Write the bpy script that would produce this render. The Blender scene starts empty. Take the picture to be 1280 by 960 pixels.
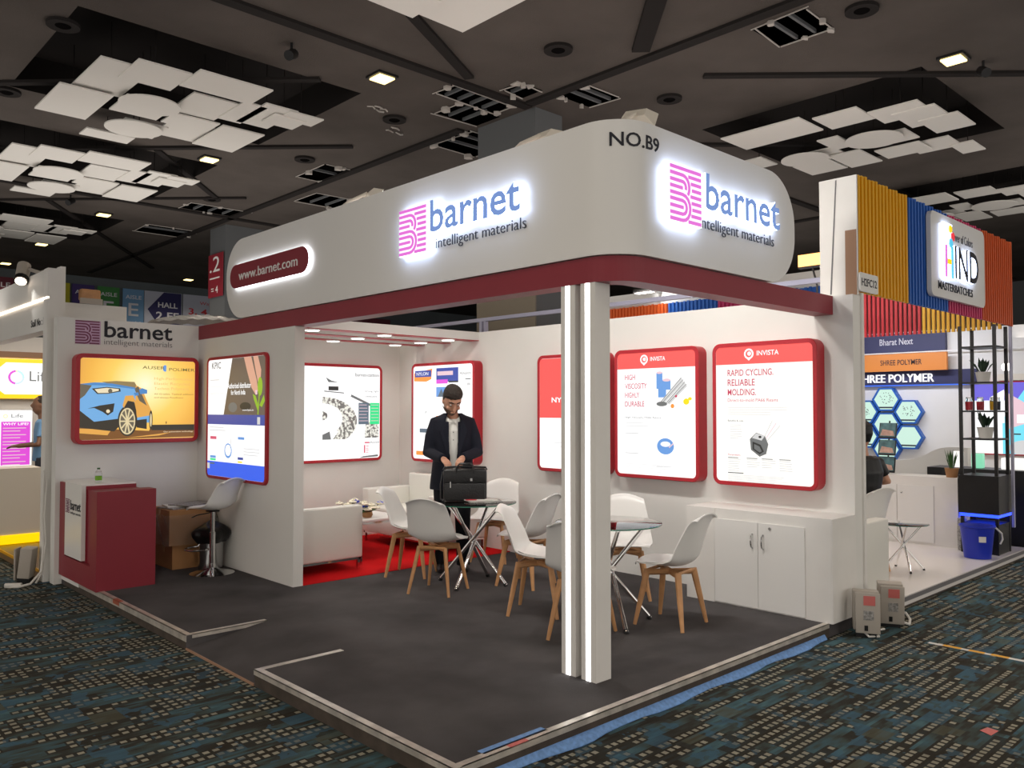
import bpy, bmesh, math, random
from mathutils import Vector, Matrix
R = random.Random(7)
S = bpy.context.scene
COL = S.collection
PI = math.pi

def c(r, g, b):
    f = lambda v: (v/255/12.92) if v/255 <= .04045 else ((v/255+.055)/1.055)**2.4
    return (f(r), f(g), f(b), 1.0)

# ------------------------------------------------------------------ camera
# world: z=0 is the top of the booth platform, x and y run along its two open edges
CAM = Vector((-2.3603, -2.8650, 1.6))
cam_d = bpy.data.cameras.new('camera'); cam = bpy.data.objects.new('camera', cam_d); COL.objects.link(cam)
S.camera = cam
cam_d.sensor_width = 36; cam_d.lens = 36*1029/1280; cam_d.clip_start = .05; cam_d.clip_end = 200
cam.location = CAM
cam.rotation_euler = (math.radians(90+1.7256), 0, math.radians(46.5701-90))
# ------------------------------------------------------------------ world, exposure
W = bpy.data.worlds.new('world'); S.world = W; W.use_nodes = True
W.node_tree.nodes['Background'].inputs[0].default_value = (1.0, .94, .87, 1)
W.node_tree.nodes['Background'].inputs[1].default_value = 1.3
S.view_settings.view_transform = 'Standard'; S.view_settings.look = 'None'
S.view_settings.exposure = 0.0; S.view_settings.gamma = 1.0; S.view_settings.use_curve_mapping = False
S.cycles.use_denoising = True
S.cycles.max_bounces = 8; S.cycles.sample_clamp_indirect = 4.0

def lamp(name, kind, loc, target, power, color=(1, 1, 1), size=.2, angle=120, blend=.5, parent=None):
    d = bpy.data.lights.new(name, kind); d.energy = power; d.color = color[:3]
    if kind == 'AREA':
        d.shape = 'RECTANGLE'; d.size = size if not isinstance(size, tuple) else size[0]; d.size_y = size if not isinstance(size, tuple) else size[1]
    elif kind == 'SPOT':
        d.spot_size = math.radians(angle); d.spot_blend = blend; d.shadow_soft_size = size
    else: d.shadow_soft_size = size
    o = bpy.data.objects.new(name, d); COL.objects.link(o); o.location = loc
    v = Vector(target)-Vector(loc)
    o.rotation_euler = v.to_track_quat('-Z', 'Y').to_euler()
    return o

# ------------------------------------------------------------------ materials
def mat(name, col, rough=.6, metal=0, emit=None, es=1.0, bump=None, vary=None, spec=.5, trans=0, ior=1.45, alpha=1, coat=0):
    m = bpy.data.materials.new(name); m.use_nodes = True
    nt = m.node_tree; b = nt.nodes['Principled BSDF']
    b.inputs['Base Color'].default_value = col
    b.inputs['Roughness'].default_value = rough
    b.inputs['Metallic'].default_value = metal
    b.inputs['Specular IOR Level'].default_value = spec
    b.inputs['Transmission Weight'].default_value = trans
    b.inputs['IOR'].default_value = ior
    b.inputs['Alpha'].default_value = alpha
    b.inputs['Coat Weight'].default_value = coat
    if emit: b.inputs['Emission Color'].default_value = emit; b.inputs['Emission Strength'].default_value = es
    tc = nt.nodes.new('ShaderNodeTexCoord')
    if vary:  # (scale, amount)
        n = nt.nodes.new('ShaderNodeTexNoise'); n.inputs['Scale'].default_value = vary[0]; n.inputs['Detail'].default_value = 4
        nt.links.new(tc.outputs['Object'], n.inputs['Vector'])
        r = nt.nodes.new('ShaderNodeMapRange'); r.inputs[1].default_value = .3; r.inputs[2].default_value = .7
        r.inputs[3].default_value = 1-vary[1]; r.inputs[4].default_value = 1+vary[1]
        nt.links.new(n.outputs[0], r.inputs[0])
        x = nt.nodes.new('ShaderNodeVectorMath'); x.operation = 'SCALE'; x.inputs[0].default_value = col[:3]
        nt.links.new(r.outputs[0], x.inputs['Scale']); nt.links.new(x.outputs[0], b.inputs['Base Color'])
    if bump:
        n = nt.nodes.new('ShaderNodeTexNoise'); n.inputs['Scale'].default_value = bump[0]; n.inputs['Detail'].default_value = 3
        nt.links.new(tc.outputs['Object'], n.inputs['Vector'])
        p = nt.nodes.new('ShaderNodeBump'); p.inputs['Strength'].default_value = bump[1]; p.inputs['Distance'].default_value = .01
        nt.links.new(n.outputs[0], p.inputs['Height']); nt.links.new(p.outputs[0], b.inputs['Normal'])
    return m

def lit(name, col, es=1.0):      # printed film on a backlit panel, or a lamp
    m = bpy.data.materials.new(name); m.use_nodes = True
    nt = m.node_tree; b = nt.nodes['Principled BSDF']
    b.inputs['Base Color'].default_value = (col[0]*.12, col[1]*.12, col[2]*.12, 1); b.inputs['Roughness'].default_value = .4
    b.inputs['Emission Color'].default_value = col; b.inputs['Emission Strength'].default_value = es
    return m

M = {}
M['white_wall'] = mat('white_wall', (.76, .75, .72, 1), .55, bump=(6, .03), vary=(1.3, .03))
M['white_gloss'] = mat('white_gloss', (.80, .79, .77, 1), .3)
M['white_paint'] = mat('white_paint', (.78, .76, .73, 1), .5, vary=(3, .04), bump=(12, .05))
M['cream'] = mat('cream', (.74, .69, .60, 1), .5)
M['maroon'] = mat('maroon', c(138, 36, 50), .45, vary=(2, .05))
M['maroon_red'] = mat('maroon_red', c(178, 34, 46), .4)
M['carpet_dark'] = mat('carpet_dark', c(84, 81, 82), .95, vary=(1.6, .30), bump=(260, .6), spec=.1)
M['carpet_red'] = mat('carpet_red', c(205, 22, 26), .9, vary=(3, .1), bump=(260, .5), spec=.1)
M['alu'] = mat('alu', c(208, 200, 190), .32, .45, vary=(9, .25), bump=(20, .2))
M['dark_side'] = mat('dark_side', c(70, 60, 52), .7, vary=(9, .3))
M['chrome'] = mat('chrome', (.85, .85, .85, 1), .08, 1)
M['steel'] = mat('steel', (.5, .5, .5, 1), .25, 1)
M['wood'] = mat('wood', c(196, 146, 100), .45, vary=(14, .12))
M['glass'] = mat('glass', (.93, .98, .965, 1), .02, trans=1, ior=1.3)
M['glass_edge'] = mat('glass_edge', c(40, 110, 90), .1)
M['clear'] = mat('clear', (.95, .97, .97, 1), .03, trans=1, ior=1.15)
M['plastic'] = mat('plastic', (.86, .86, .86, 1), .18, trans=.6, ior=1.1, bump=(14, .9))
M['black'] = mat('black', c(18, 18, 20), .45)
M['black_bag'] = mat('black_bag', c(14, 14, 15), .3, bump=(18, .8))
M['leather'] = mat('leather', c(22, 22, 24), .35, bump=(60, .3))
M['film'] = mat('film', (.95, .95, .94, 1), .10, trans=.96, ior=1.05, bump=(16, 1.0))
M['card'] = mat('card', c(168, 122, 78), .8, vary=(5, .08))
M['paper'] = mat('paper', c(215, 213, 208), .7)
M['newsprint'] = mat('newsprint', c(150, 148, 145), .8, vary=(60, .5))
M['sofa'] = mat('sofa', (.76, .75, .70, 1), .4, bump=(30, .08))
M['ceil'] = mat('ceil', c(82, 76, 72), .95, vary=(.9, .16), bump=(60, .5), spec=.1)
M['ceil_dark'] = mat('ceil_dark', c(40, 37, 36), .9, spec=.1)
M['void'] = mat('void', c(16, 15, 15), .95, spec=0)
M['tile'] = mat('tile', (.68, .66, .62, 1), .8, bump=(80, .1))
M['gypsum'] = mat('gypsum', (.42, .39, .36, 1), .85, bump=(40, .5))
M['hall_grey'] = mat('hall_grey', c(92, 94, 96), .9)
M['hall_wall'] = mat('hall_wall', c(88, 94, 98), .9, vary=(.6, .1))
M['khaki'] = mat('khaki', c(118, 110, 98), .9)
M['slate'] = mat('slate', c(52, 55, 66), .8)
M['lavender'] = mat('lavender', c(168, 168, 190), .5, .3)
M['yellow'] = mat('yellow', c(228, 168, 22), .45)
M['blue'] = mat('blue', c(38, 96, 182), .45)
M['pink'] = mat('pink', c(195, 54, 106), .45)
M['orange'] = mat('orange', c(208, 90, 34), .45)
M['red'] = mat('red', c(190, 32, 46), .45)
M['slat_yellow'] = mat('slat_yellow', c(225, 175, 30), .45)
M['navy'] = mat('navy', c(44, 46, 84), .5)
M['sign_orange'] = mat('sign_orange', c(205, 125, 50), .5)
M['suit'] = mat('suit', c(30, 32, 42), .8, bump=(90, .15), spec=.2)
M['trouser'] = mat('trouser', c(18, 19, 24), .85, spec=.2)
M['shirt'] = mat('shirt', c(225, 224, 218), .7)
M['skin'] = mat('skin', c(198, 148, 122), .5, vary=(20, .06))
M['hair'] = mat('hair', c(48, 40, 34), .75, bump=(90, .8))
M['beard'] = mat('beard', c(108, 84, 70), .8, bump=(120, .6))
M['dark_skin'] = mat('dark_skin', c(120, 86, 66), .5)
M['ink'] = mat('ink', c(30, 30, 40), .6)
M['grey_ink'] = mat('grey_ink', c(110, 108, 110), .6)
M['plum'] = mat('plum', c(122, 60, 92), .5)
M['lilac'] = mat('lilac', c(200, 165, 195), .5)
M['white_letter'] = mat('white_letter', (.85, .85, .83, 1), .4)
M['leaf'] = mat('leaf', c(52, 92, 40), .5)
M['leaf_dark'] = mat('leaf_dark', c(28, 52, 34), .5)
M['petal_white'] = mat('petal_white', c(232, 226, 205), .6)
M['petal_blue'] = mat('petal_blue', c(40, 70, 190), .6)
M['terracotta'] = mat('terracotta', c(165, 120, 80), .7, bump=(40, .5))
M['pot'] = mat('pot', (.72, .70, .66, 1), .5)
M['bucket'] = mat('bucket', c(28, 48, 175), .35)
M['blue_tape'] = mat('blue_tape', c(110, 150, 205), .6, vary=(40, .2))
M['red_tape'] = mat('red_tape', c(205, 110, 105), .5)
M['copper_tape'] = mat('copper_tape', c(190, 105, 78), .35, .4)
M['yellow_strip'] = mat('yellow_strip', c(225, 165, 30), .5)
M['cable'] = mat('cable', (.72, .70, .66, 1), .5)
M['box_grey'] = mat('box_grey', c(176, 168, 158), .5)
M['wood_raw'] = mat('wood_raw', c(160, 125, 100), .7)
M['L_white'] = lit('L_white', (1, 1, 1, 1), 1.05)
M['L_cream'] = lit('L_cream', (1, .985, .94, 1), 1.0)
M['L_red'] = lit('L_red', c(248, 92, 88), 1.0)
M['L_txtred'] = lit('L_txtred', c(205, 70, 100), .9)
M['L_pale'] = lit('L_pale', c(222, 190, 200), 1.1)
M['L_grey'] = lit('L_grey', c(200, 200, 200), 1.1)
M['L_mid'] = lit('L_mid', c(120, 122, 122), .8)
M['L_dark'] = lit('L_dark', c(52, 52, 50), .7)
M['L_blue'] = lit('L_blue', c(105, 155, 220), 1)
M['L_green'] = lit('L_green', c(50, 225, 140), 1)
M['L_slate'] = lit('L_slate', c(92, 108, 122), 1)
M['L_orange'] = lit('L_orange', c(250, 150, 60), 1)
M['L_magenta'] = lit('L_magenta', c(225, 80, 215), 1)
M['L_yellow'] = lit('L_yellow', c(255, 205, 0), 1.2)
M['led'] = lit('led', (1, .98, .95, 1), 5)
M['led_warm'] = lit('led_warm', (1, .80, .62, 1), 4)
M['led_blue'] = lit('led_blue', (.02, .06, 1, 1), 3)
M['halo'] = lit('halo', (.58, .70, 1, 1), 8)
M['halo_soft'] = lit('halo_soft', (.9, .95, 1, 1), 5)
M['face_pink'] = lit('face_pink', c(226, 112, 214), 1.0)
M['face_blue'] = lit('face_blue', c(118, 148, 208), .95)
M['lamp_warm'] = lit('lamp_warm', (1, .42, .12, 1), 3.5)
M['lamp_white'] = lit('lamp_white', (1, .95, .88, 1), 9)
M['downlight'] = lit('downlight', (1, .76, .30, 1), 3.2)

def gradient_mat(name, axis, stops, es=1.0, lo=0, hi=1):      # printed gradient on a lit film, in metres along an object axis
    m = bpy.data.materials.new(name); m.use_nodes = True; nt = m.node_tree; b = nt.nodes['Principled BSDF']
    tc = nt.nodes.new('ShaderNodeTexCoord'); sp = nt.nodes.new('ShaderNodeSeparateXYZ'); mr = nt.nodes.new('ShaderNodeMapRange')
    rp = nt.nodes.new('ShaderNodeValToRGB')
    nt.links.new(tc.outputs['Object'], sp.inputs[0]); nt.links.new(sp.outputs[axis], mr.inputs[0])
    mr.inputs[1].default_value = lo; mr.inputs[2].default_value = hi
    nt.links.new(mr.outputs[0], rp.inputs[0])
    e = rp.color_ramp.elements
    while len(e) < len(stops): e.new(.5)
    for k, (p, col) in enumerate(stops): e[k].position = p; e[k].color = col
    nt.links.new(rp.outputs[0], b.inputs['Emission Color']); b.inputs['Emission Strength'].default_value = es
    b.inputs['Base Color'].default_value = (.2, .2, .2, 1)
    return m

# ------------------------------------------------------------------ geometry helpers
class MB:
    def __init__(s): s.v = []; s.f = []; s.sm = []
    def add(s, vs, fs, smooth=False):
        n = len(s.v); s.v += [tuple(v) for v in vs]
        for f in fs: s.f.append(tuple(i+n for i in f)); s.sm.append(smooth)
        return s
    def box(s, x0, x1, y0, y1, z0, z1):
        vs = [(x, y, z) for x in (x0, x1) for y in (y0, y1) for z in (z0, z1)]
        return s.add(vs, [(0, 1, 3, 2), (4, 6, 7, 5), (0, 4, 5, 1), (2, 3, 7, 6), (0, 2, 6, 4), (1, 5, 7, 3)])
    def bbox(s, x0, x1, y0, y1, z0, z1, b=.01):        # box with bevelled edges
        bm = bmesh.new(); bmesh.ops.create_cube(bm, size=1)
        for v in bm.verts: v.co = Vector(((x0+x1)/2+v.co.x*(x1-x0), (y0+y1)/2+v.co.y*(y1-y0), (z0+z1)/2+v.co.z*(z1-z0)))
        bmesh.ops.bevel(bm, geom=bm.edges[:], offset=b, segments=3, affect='EDGES', profile=.5)
        bm.verts.index_update()
        s.add([v.co[:] for v in bm.verts], [tuple(v.index for v in f.verts) for f in bm.faces], True); bm.free(); return s
    def prism(s, pts, ax0, ax1, frame):                # pts (u,v) extruded between w=ax0..ax1 in frame
        n = len(pts); a = [frame(u, v, ax0) for u, v in pts]; b = [frame(u, v, ax1) for u, v in pts]
        fs = [tuple(range(n)), tuple(range(2*n-1, n-1, -1))] + [(i, n+i, n+(i+1) % n, (i+1) % n) for i in range(n)]
        return s.add(a+b, fs)
    def tube(s, pts, rad, n=10, closed=False, caps=True, ry=None, ref=None):
        pts = [Vector(p) for p in pts]; m = len(pts)
        if not isinstance(rad, (list, tuple)): rad = [rad]*m
        if ry is None: ry = rad
        elif not isinstance(ry, (list, tuple)): ry = [ry]*m
        vs = []; nrm = None
        for i, p in enumerate(pts):
            if closed: t = pts[(i+1) % m]-pts[i-1]
            else: t = pts[min(i+1, m-1)]-pts[max(i-1, 0)]
            t.normalize()
            if ref is not None:
                nrm = Vector(ref)-t*Vector(ref).dot(t); nrm.normalize()
            elif nrm is None:
                nrm = t.orthogonal().normalized()
            else:
                nrm = nrm-t*nrm.dot(t); nrm.normalize()
            bn = t.cross(nrm)
            for k in range(n):
                a = 2*PI*k/n; vs.append(p+nrm*math.cos(a)*rad[i]+bn*math.sin(a)*ry[i])
        fs = []
        for i in range(m if closed else m-1):
            for k in range(n):
                j = (i+1) % m; fs.append((i*n+k, i*n+(k+1) % n, j*n+(k+1) % n, j*n+k))
        s.add(vs, fs, True)
        if caps and not closed:
            b = len(s.v)-m*n; s.f.append(tuple(b+k for k in range(n-1, -1, -1))); s.f.append(tuple(b+(m-1)*n+k for k in range(n))); s.sm += [False, False]
        return s
    def lathe(s, prof, cx=0, cy=0, n=24, smooth=True, caps=True):  # prof (r,z) bottom to top
        vs = []; fs = []; m = len(prof)
        for r, z in prof:
            for k in range(n): a = 2*PI*k/n; vs.append((cx+r*math.cos(a), cy+r*math.sin(a), z))
        for i in range(m-1):
            for k in range(n): fs.append((i*n+k, i*n+(k+1) % n, (i+1)*n+(k+1) % n, (i+1)*n+k))
        s.add(vs, fs, smooth)
        if not caps: return s
        b = len(s.v)-m*n; s.f.append(tuple(b+k for k in range(n-1, -1, -1))); s.f.append(tuple(b+(m-1)*n+k for k in range(n))); s.sm += [False, False]
        return s
    def ball(s, p, r, n=12, m=8, sc=(1, 1, 1)):
        vs = [(p[0], p[1], p[2]-r*sc[2])]; fs = []
        for i in range(1, m):
            t = PI*i/m
            for k in range(n): a = 2*PI*k/n; vs.append((p[0]+r*sc[0]*math.sin(t)*math.cos(a), p[1]+r*sc[1]*math.sin(t)*math.sin(a), p[2]-r*sc[2]*math.cos(t)))
        vs.append((p[0], p[1], p[2]+r*sc[2])); e = len(vs)-1
        for k in range(n):
            fs.append((0, 1+(k+1) % n, 1+k)); fs.append((e, 1+(m-2)*n+k, 1+(m-2)*n+(k+1) % n))
            for i in range(m-2): fs.append((1+i*n+k, 1+i*n+(k+1) % n, 1+(i+1)*n+(k+1) % n, 1+(i+1)*n+k))
        return s.add(vs, fs, True)
    def surf(s, fn, nu, nv, th=None, smooth=True):      # grid surface fn(u,v) in 0..1, given thickness th along the normal
        P = [[Vector(fn(i/nu, j/nv)) for j in range(nv+1)] for i in range(nu+1)]
        vs = [p for r in P for p in r]; N = nv+1
        fs = [(i*N+j, (i+1)*N+j, (i+1)*N+j+1, i*N+j+1) for i in range(nu) for j in range(nv)]
        if th is None: return s.add(vs, fs, smooth)
        nn = []
        for i in range(nu+1):
            for j in range(N):
                a = P[min(i+1, nu)][j]-P[max(i-1, 0)][j]; b = P[i][min(j+1, nv)]-P[i][max(j-1, 0)]
                q = a.cross(b); nn.append(q.normalized() if q.length > 1e-9 else Vector((0, 0, 1)))
        L = len(vs); vs2 = vs+[vs[i]-nn[i]*th for i in range(L)]
        fs2 = fs+[tuple(L+k for k in reversed(f)) for f in fs]
        rim = [i*N for i in range(nu+1)]+[nu*N+j for j in range(1, N)]+[i*N+nv for i in range(nu-1, -1, -1)]+[j for j in range(nv-1, 0, -1)]
        for a, b in zip(rim, rim[1:]+rim[:1]): fs2.append((b, a, L+a, L+b))
        return s.add(vs2, fs2, smooth)
    def xf(s, m):
        s.v = [tuple(m @ Vector(v)) for v in s.v]; return s

def props(o, label=None, cat=None, group=None, kind=None):
    if label: o['label'] = label
    if cat: o['category'] = cat
    if group: o['group'] = group
    if kind: o['kind'] = kind
    return o

def wl(o):
    v = Vector((0, 0, 0))
    while o is not None: v += o.location; o = o.parent
    return v

def build(name, mb, m, parent=None, local=False, label=None, cat=None, group=None, kind=None, fixn=True):
    """link the collected geometry as ONE mesh object; coordinates are world ones unless local"""
    vs = [Vector(v) for v in mb.v]
    if parent is None:
        xs = [v.x for v in vs]; ys = [v.y for v in vs]; zs = [v.z for v in vs]
        off = Vector(((min(xs)+max(xs))/2, (min(ys)+max(ys))/2, min(zs)))
    else: off = Vector((0, 0, 0)) if local else wl(parent)
    me = bpy.data.meshes.new(name); me.from_pydata([v-off for v in vs], [], mb.f)
    me.polygons.foreach_set('use_smooth', mb.sm)
    if fixn:
        bm = bmesh.new(); bm.from_mesh(me); bmesh.ops.recalc_face_normals(bm, faces=bm.faces); bm.to_mesh(me); bm.free()
    ms = m if isinstance(m, list) else [m]
    for q in ms: me.materials.append(q)
    if any(mb.sm) and not all(mb.sm):
        try: me.set_sharp_from_angle(angle=.7)
        except Exception: pass
    elif all(mb.sm):
        try: me.set_sharp_from_angle(angle=1.0)
        except Exception: pass
    o = bpy.data.objects.new(name, me); COL.objects.link(o)
    if parent is None: o.location = off
    else: o.parent = parent
    return props(o, label, cat, group, kind)

def thing(name, label, cat, loc=(0, 0, 0), rz=0, group=None, kind=None):
    o = bpy.data.objects.new(name, None); COL.objects.link(o); o.location = loc; o.rotation_euler = (0, 0, rz)
    o.empty_display_size = .1
    return props(o, label, cat, group, kind)

def dup(o, parent=None):
    q = o.copy(); COL.objects.link(q)
    if parent: q.parent = parent
    for ch in list(o.children): dup(ch, q)
    return q

def dup_at(o, loc, rz, label):
    q = dup(o); q.location = loc; q.rotation_euler = (0, 0, rz); q['label'] = label; return q

class Frame:      # a drawing plane: origin lower left, U to the right, V up, W towards the viewer
    def __init__(s, o, U, V=(0, 0, 1)):
        s.o = Vector(o); s.U = Vector(U); s.V = Vector(V); s.W = s.U.cross(s.V)
    def __call__(s, u, v, w=0): return s.o+s.U*u+s.V*v+s.W*w
NX = (0, -1, 0)   # right-hand direction on a face that looks towards -x
NY = (1, 0, 0)    # ... on a face that looks towards -y

def rrect(w, h, r, n=6, x=0, y=0):
    p = []
    for cx, cy, a0 in ((w-r, h-r, 0), (r, h-r, 90), (r, r, 180), (w-r, r, 270)):
        for k in range(n+1): a = math.radians(a0+90*k/n); p.append((x+cx+r*math.cos(a), y+cy+r*math.sin(a)))
    return p

def text(fr, s, u, v, w, h, m, parent, depth=.002, w0=.0, bold=0, name='lettering', spacing=1.0, label=None, sidemat=None, mbout=None):
    """text fitted to the box w x h whose lower-left corner is (u,v) in the frame"""
    cu = bpy.data.curves.new('t', 'FONT'); cu.body = s; cu.size = 1; cu.offset = bold; cu.space_character = spacing; cu.resolution_u = 3
    ob = bpy.data.objects.new('t', cu); COL.objects.link(ob)
    dg = bpy.context.evaluated_depsgraph_get(); dg.update()
    me = bpy.data.meshes.new_from_object(ob.evaluated_get(dg))
    V = [x.co.copy() for x in me.vertices]; F = [tuple(p.vertices) for p in me.polygons]
    ed = {}
    for f in F:
        for a, b in zip(f, f[1:]+f[:1]): ed[(a, b)] = 1
    bd = [(a, b) for (a, b) in ed if (b, a) not in ed]
    bpy.data.objects.remove(ob); bpy.data.curves.remove(cu); bpy.data.meshes.remove(me)
    if not V: return None
    x0 = min(p.x for p in V); x1 = max(p.x for p in V); y0 = min(p.y for p in V); y1 = max(p.y for p in V)
    sx = w/(x1-x0); sy = (h/(y1-y0)) if h else sx
    front = [fr(u+(p.x-x0)*sx, v+(p.y-y0)*sy, w0+depth) for p in V]
    back = [fr(u+(p.x-x0)*sx, v+(p.y-y0)*sy, w0) for p in V]
    n = len(V); side = [(b, a, n+a, n+b) for a, b in bd]
    if mbout is not None: mbout.add(front+back, F+side); return None
    mb = MB(); mb.add(front+back, F+side)
    o = build(name, mb, m if sidemat is None else [m, sidemat], parent, fixn=False, label=label)
    if sidemat is not None:
        for i, p in enumerate(o.data.polygons): p.material_index = 0 if i < len(F) else 1
    return o

class Art:        # flat print on a panel, one mesh per ink
    def __init__(s, fr, parent, w0=.0): s.fr = fr; s.p = parent; s.w0 = w0; s.d = {}; s.k = 0; s.names = {}
    def poly(s, pts, ink, lay=None):
        if not isinstance(ink, str): ink = ink.name
        s.k += 1; w = s.w0+.00012*s.k if lay is None else s.w0+.00012*lay
        ar = abs(sum(p[0]*q[1]-q[0]*p[1] for p, q in zip(pts, pts[1:]+pts[:1])))/2
        if ar > .0028 and lay is None: build('print_shape', MB().add([s.fr(u, v, w) for u, v in pts], [tuple(range(len(pts)))]), M[ink], s.p, fixn=False); return s
        mb = s.d.setdefault(ink, MB()); mb.add([s.fr(u, v, w) for u, v in pts], [tuple(range(len(pts)))]); return s
    def rect(s, u, v, w, h, ink): return s.poly([(u, v), (u+w, v), (u+w, v+h), (u, v+h)], ink)
    def ell(s, u, v, ru, rv, ink, n=20, a0=0, a1=360):
        return s.poly([(u+ru*math.cos(math.radians(a0+(a1-a0)*k/n)), v+rv*math.sin(math.radians(a0+(a1-a0)*k/n))) for k in range(n if a1-a0 == 360 else n+1)], ink)
    def line(s, u0, v0, u1, v1, t, ink):
        d = Vector((u1-u0, v1-v0)).normalized(); q = Vector((-d.y, d.x))*t/2
        return s.poly([(u0-q.x, v0-q.y), (u1-q.x, v1-q.y), (u1+q.x, v1+q.y), (u0+q.x, v0+q.y)], ink)
    def text(s, t, u, v, w, h, ink, bold=0):
        s.k += 1; mb = s.d.setdefault('T'+ink, MB()); text(s.fr, t, u, v, w, h, None, None, depth=.0003, w0=s.w0+.00012*s.k, bold=bold, mbout=mb); return s
    def lines(s, u, v, w, n, pitch, t, ink, seed=1):      # rows of unreadable small print
        q = random.Random(seed)
        for i in range(n): s.rect(u, v-i*pitch, w*(.7+.3*q.random()), t, ink)
        return s
    def done(s, name='print'):
        for ink, mb in s.d.items(): build('print_lettering' if ink[0] == 'T' else 'small_print', mb, M[ink[1:] if ink[0] == 'T' else ink], s.p, fixn=False, kind=None if ink[0] == 'T' else 'stuff')


# ------------------------------------------------------------------ hall carpet material
def hall_carpet():
    m = bpy.data.materials.new('hall_carpet'); m.use_nodes = True; nt = m.node_tree; L = nt.links; b = nt.nodes['Principled BSDF']
    b.inputs['Roughness'].default_value = .95; b.inputs['Specular IOR Level'].default_value = .1
    N = nt.nodes.new
    def mth(op, a, q=None, r=None):
        n = N('ShaderNodeMath'); n.operation = op
        for i, x in enumerate((a, q, r)):
            if x is None: continue
            if isinstance(x, (int, float)): n.inputs[i].default_value = x
            else: L.new(x, n.inputs[i])
        return n.outputs[0]
    def noise(vec, scale, det=2, rough=.5):
        n = N('ShaderNodeTexNoise'); n.inputs['Scale'].default_value = scale; n.inputs['Detail'].default_value = det; n.inputs['Roughness'].default_value = rough
        L.new(vec, n.inputs['Vector']); return n.outputs[0]
    def comb(x, y, z=0):
        n = N('ShaderNodeCombineXYZ')
        for i, q in enumerate((x, y, z)):
            if isinstance(q, (int, float)): n.inputs[i].default_value = q
            else: L.new(q, n.inputs[i])
        return n.outputs[0]
    def mix(f, a, q):
        n = N('ShaderNodeMix'); n.data_type = 'RGBA'; L.new(f, n.inputs[0])
        for i, x in ((6, a), (7, q)):
            if isinstance(x, tuple): n.inputs[i].default_value = x
            else: L.new(x, n.inputs[i])
        return n.outputs[2]
    tc = N('ShaderNodeTexCoord'); sp = N('ShaderNodeSeparateXYZ'); L.new(tc.outputs['Object'], sp.inputs[0])
    x, y = sp.outputs[0], sp.outputs[1]
    PX, PY = .050, .060
    ix = mth('FLOOR', mth('DIVIDE', x, PX)); iy = mth('FLOOR', mth('DIVIDE', y, PY))
    fx = mth('FRACT', mth('DIVIDE', x, PX)); fy = mth('FRACT', mth('DIVIDE', y, PY))
    # streaks that run along x, one tone per row and stretch
    st = noise(comb(mth('MULTIPLY', x, 2.2), mth('MULTIPLY', iy, 3.71)), 1.0, 2)
    st2 = noise(comb(mth('MULTIPLY', x, 5.0), mth('MULTIPLY', mth('FLOOR', mth('DIVIDE', y, .020)), 1.93)), 1.0, 2)
    rp = N('ShaderNodeValToRGB'); rp.color_ramp.interpolation = 'LINEAR'; L.new(mth('ADD', mth('MULTIPLY', st, .55), mth('MULTIPLY', st2, .45)), rp.inputs[0])
    e = rp.color_ramp.elements; e[0].position = .36; e[0].color = c(50, 47, 42); e[1].position = .64; e[1].color = c(78, 106, 112)
    for p, q in ((.44, c(56, 56, 51)), (.50, c(66, 76, 74)), (.56, c(66, 88, 95))): k = e.new(p); k.color = q
    # blue and olive blocks
    bx = mth('FLOOR', mth('DIVIDE', x, .15)); by = mth('FLOOR', mth('DIVIDE', y, .12))
    blk = noise(comb(mth('MULTIPLY', bx, .77), mth('MULTIPLY', by, .93), 3.1), 1.0, 1)
    soft = noise(comb(x, y, 7.7), 9.0, 2)
    bm_ = mth('MULTIPLY', mth('GREATER_THAN', mth('ADD', blk, mth('MULTIPLY', mth('SUBTRACT', soft, .5), .95)), .62), .60)
    col = mix(bm_, rp.outputs[0], c(66, 98, 118))
    om = mth('MULTIPLY', mth('LESS_THAN', blk, .33), .5)
    col = mix(om, col, c(88, 86, 70))
    # dark rows under the runs of pale squares
    run = noise(comb(mth('MULTIPLY', ix, .11), mth('MULTIPLY', iy, .62), 11.3), 1.0, 2)
    rm = mth('MULTIPLY', mth('GREATER_THAN', run, .48), mth('SUBTRACT', 1.0, bm_))
    col = mix(mth('MULTIPLY', rm, .8), col, c(48, 43, 36))
    sq = mth('MULTIPLY', mth('MULTIPLY', mth('GREATER_THAN', fx, .20), mth('LESS_THAN', fx, .82)), mth('MULTIPLY', mth('GREATER_THAN', fy, .25), mth('LESS_THAN', fy, .75)))
    wn = N('ShaderNodeTexWhiteNoise'); wn.noise_dimensions = '2D'; L.new(comb(ix, iy), wn.inputs['Vector'])
    sm = mth('MULTIPLY', mth('MULTIPLY', sq, rm), mth('GREATER_THAN', wn.outputs[0], .12))
    tone = mth('MULTIPLY_ADD', wn.outputs[0], .35, .6)
    col = mix(mth('MULTIPLY', sm, tone), col, c(158, 154, 138))
    L.new(col, b.inputs['Base Color'])
    p = N('ShaderNodeBump'); p.inputs['Strength'].default_value = .5; p.inputs['Distance'].default_value = .004
    L.new(noise(tc.outputs['Object'], 220, 2), p.inputs['Height']); L.new(p.outputs[0], b.inputs['Normal'])
    return m
M['hall_carpet'] = hall_carpet()
M['hall_carpet'].name = 'hall_carpet'
FZ = -.10          # hall floor; the booth platforms stand 10 cm high
CZ = 5.6           # hall ceiling

f = MB().box(-14, 27, -12, 24.2, FZ-.1, FZ); o = build('floor', f, M['hall_carpet'], kind='structure')
# object coordinates of the carpet in world metres: put its origin at 0
o.data.transform(Matrix.Translation(o.location)); o.location = (0, 0, 0)

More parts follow.
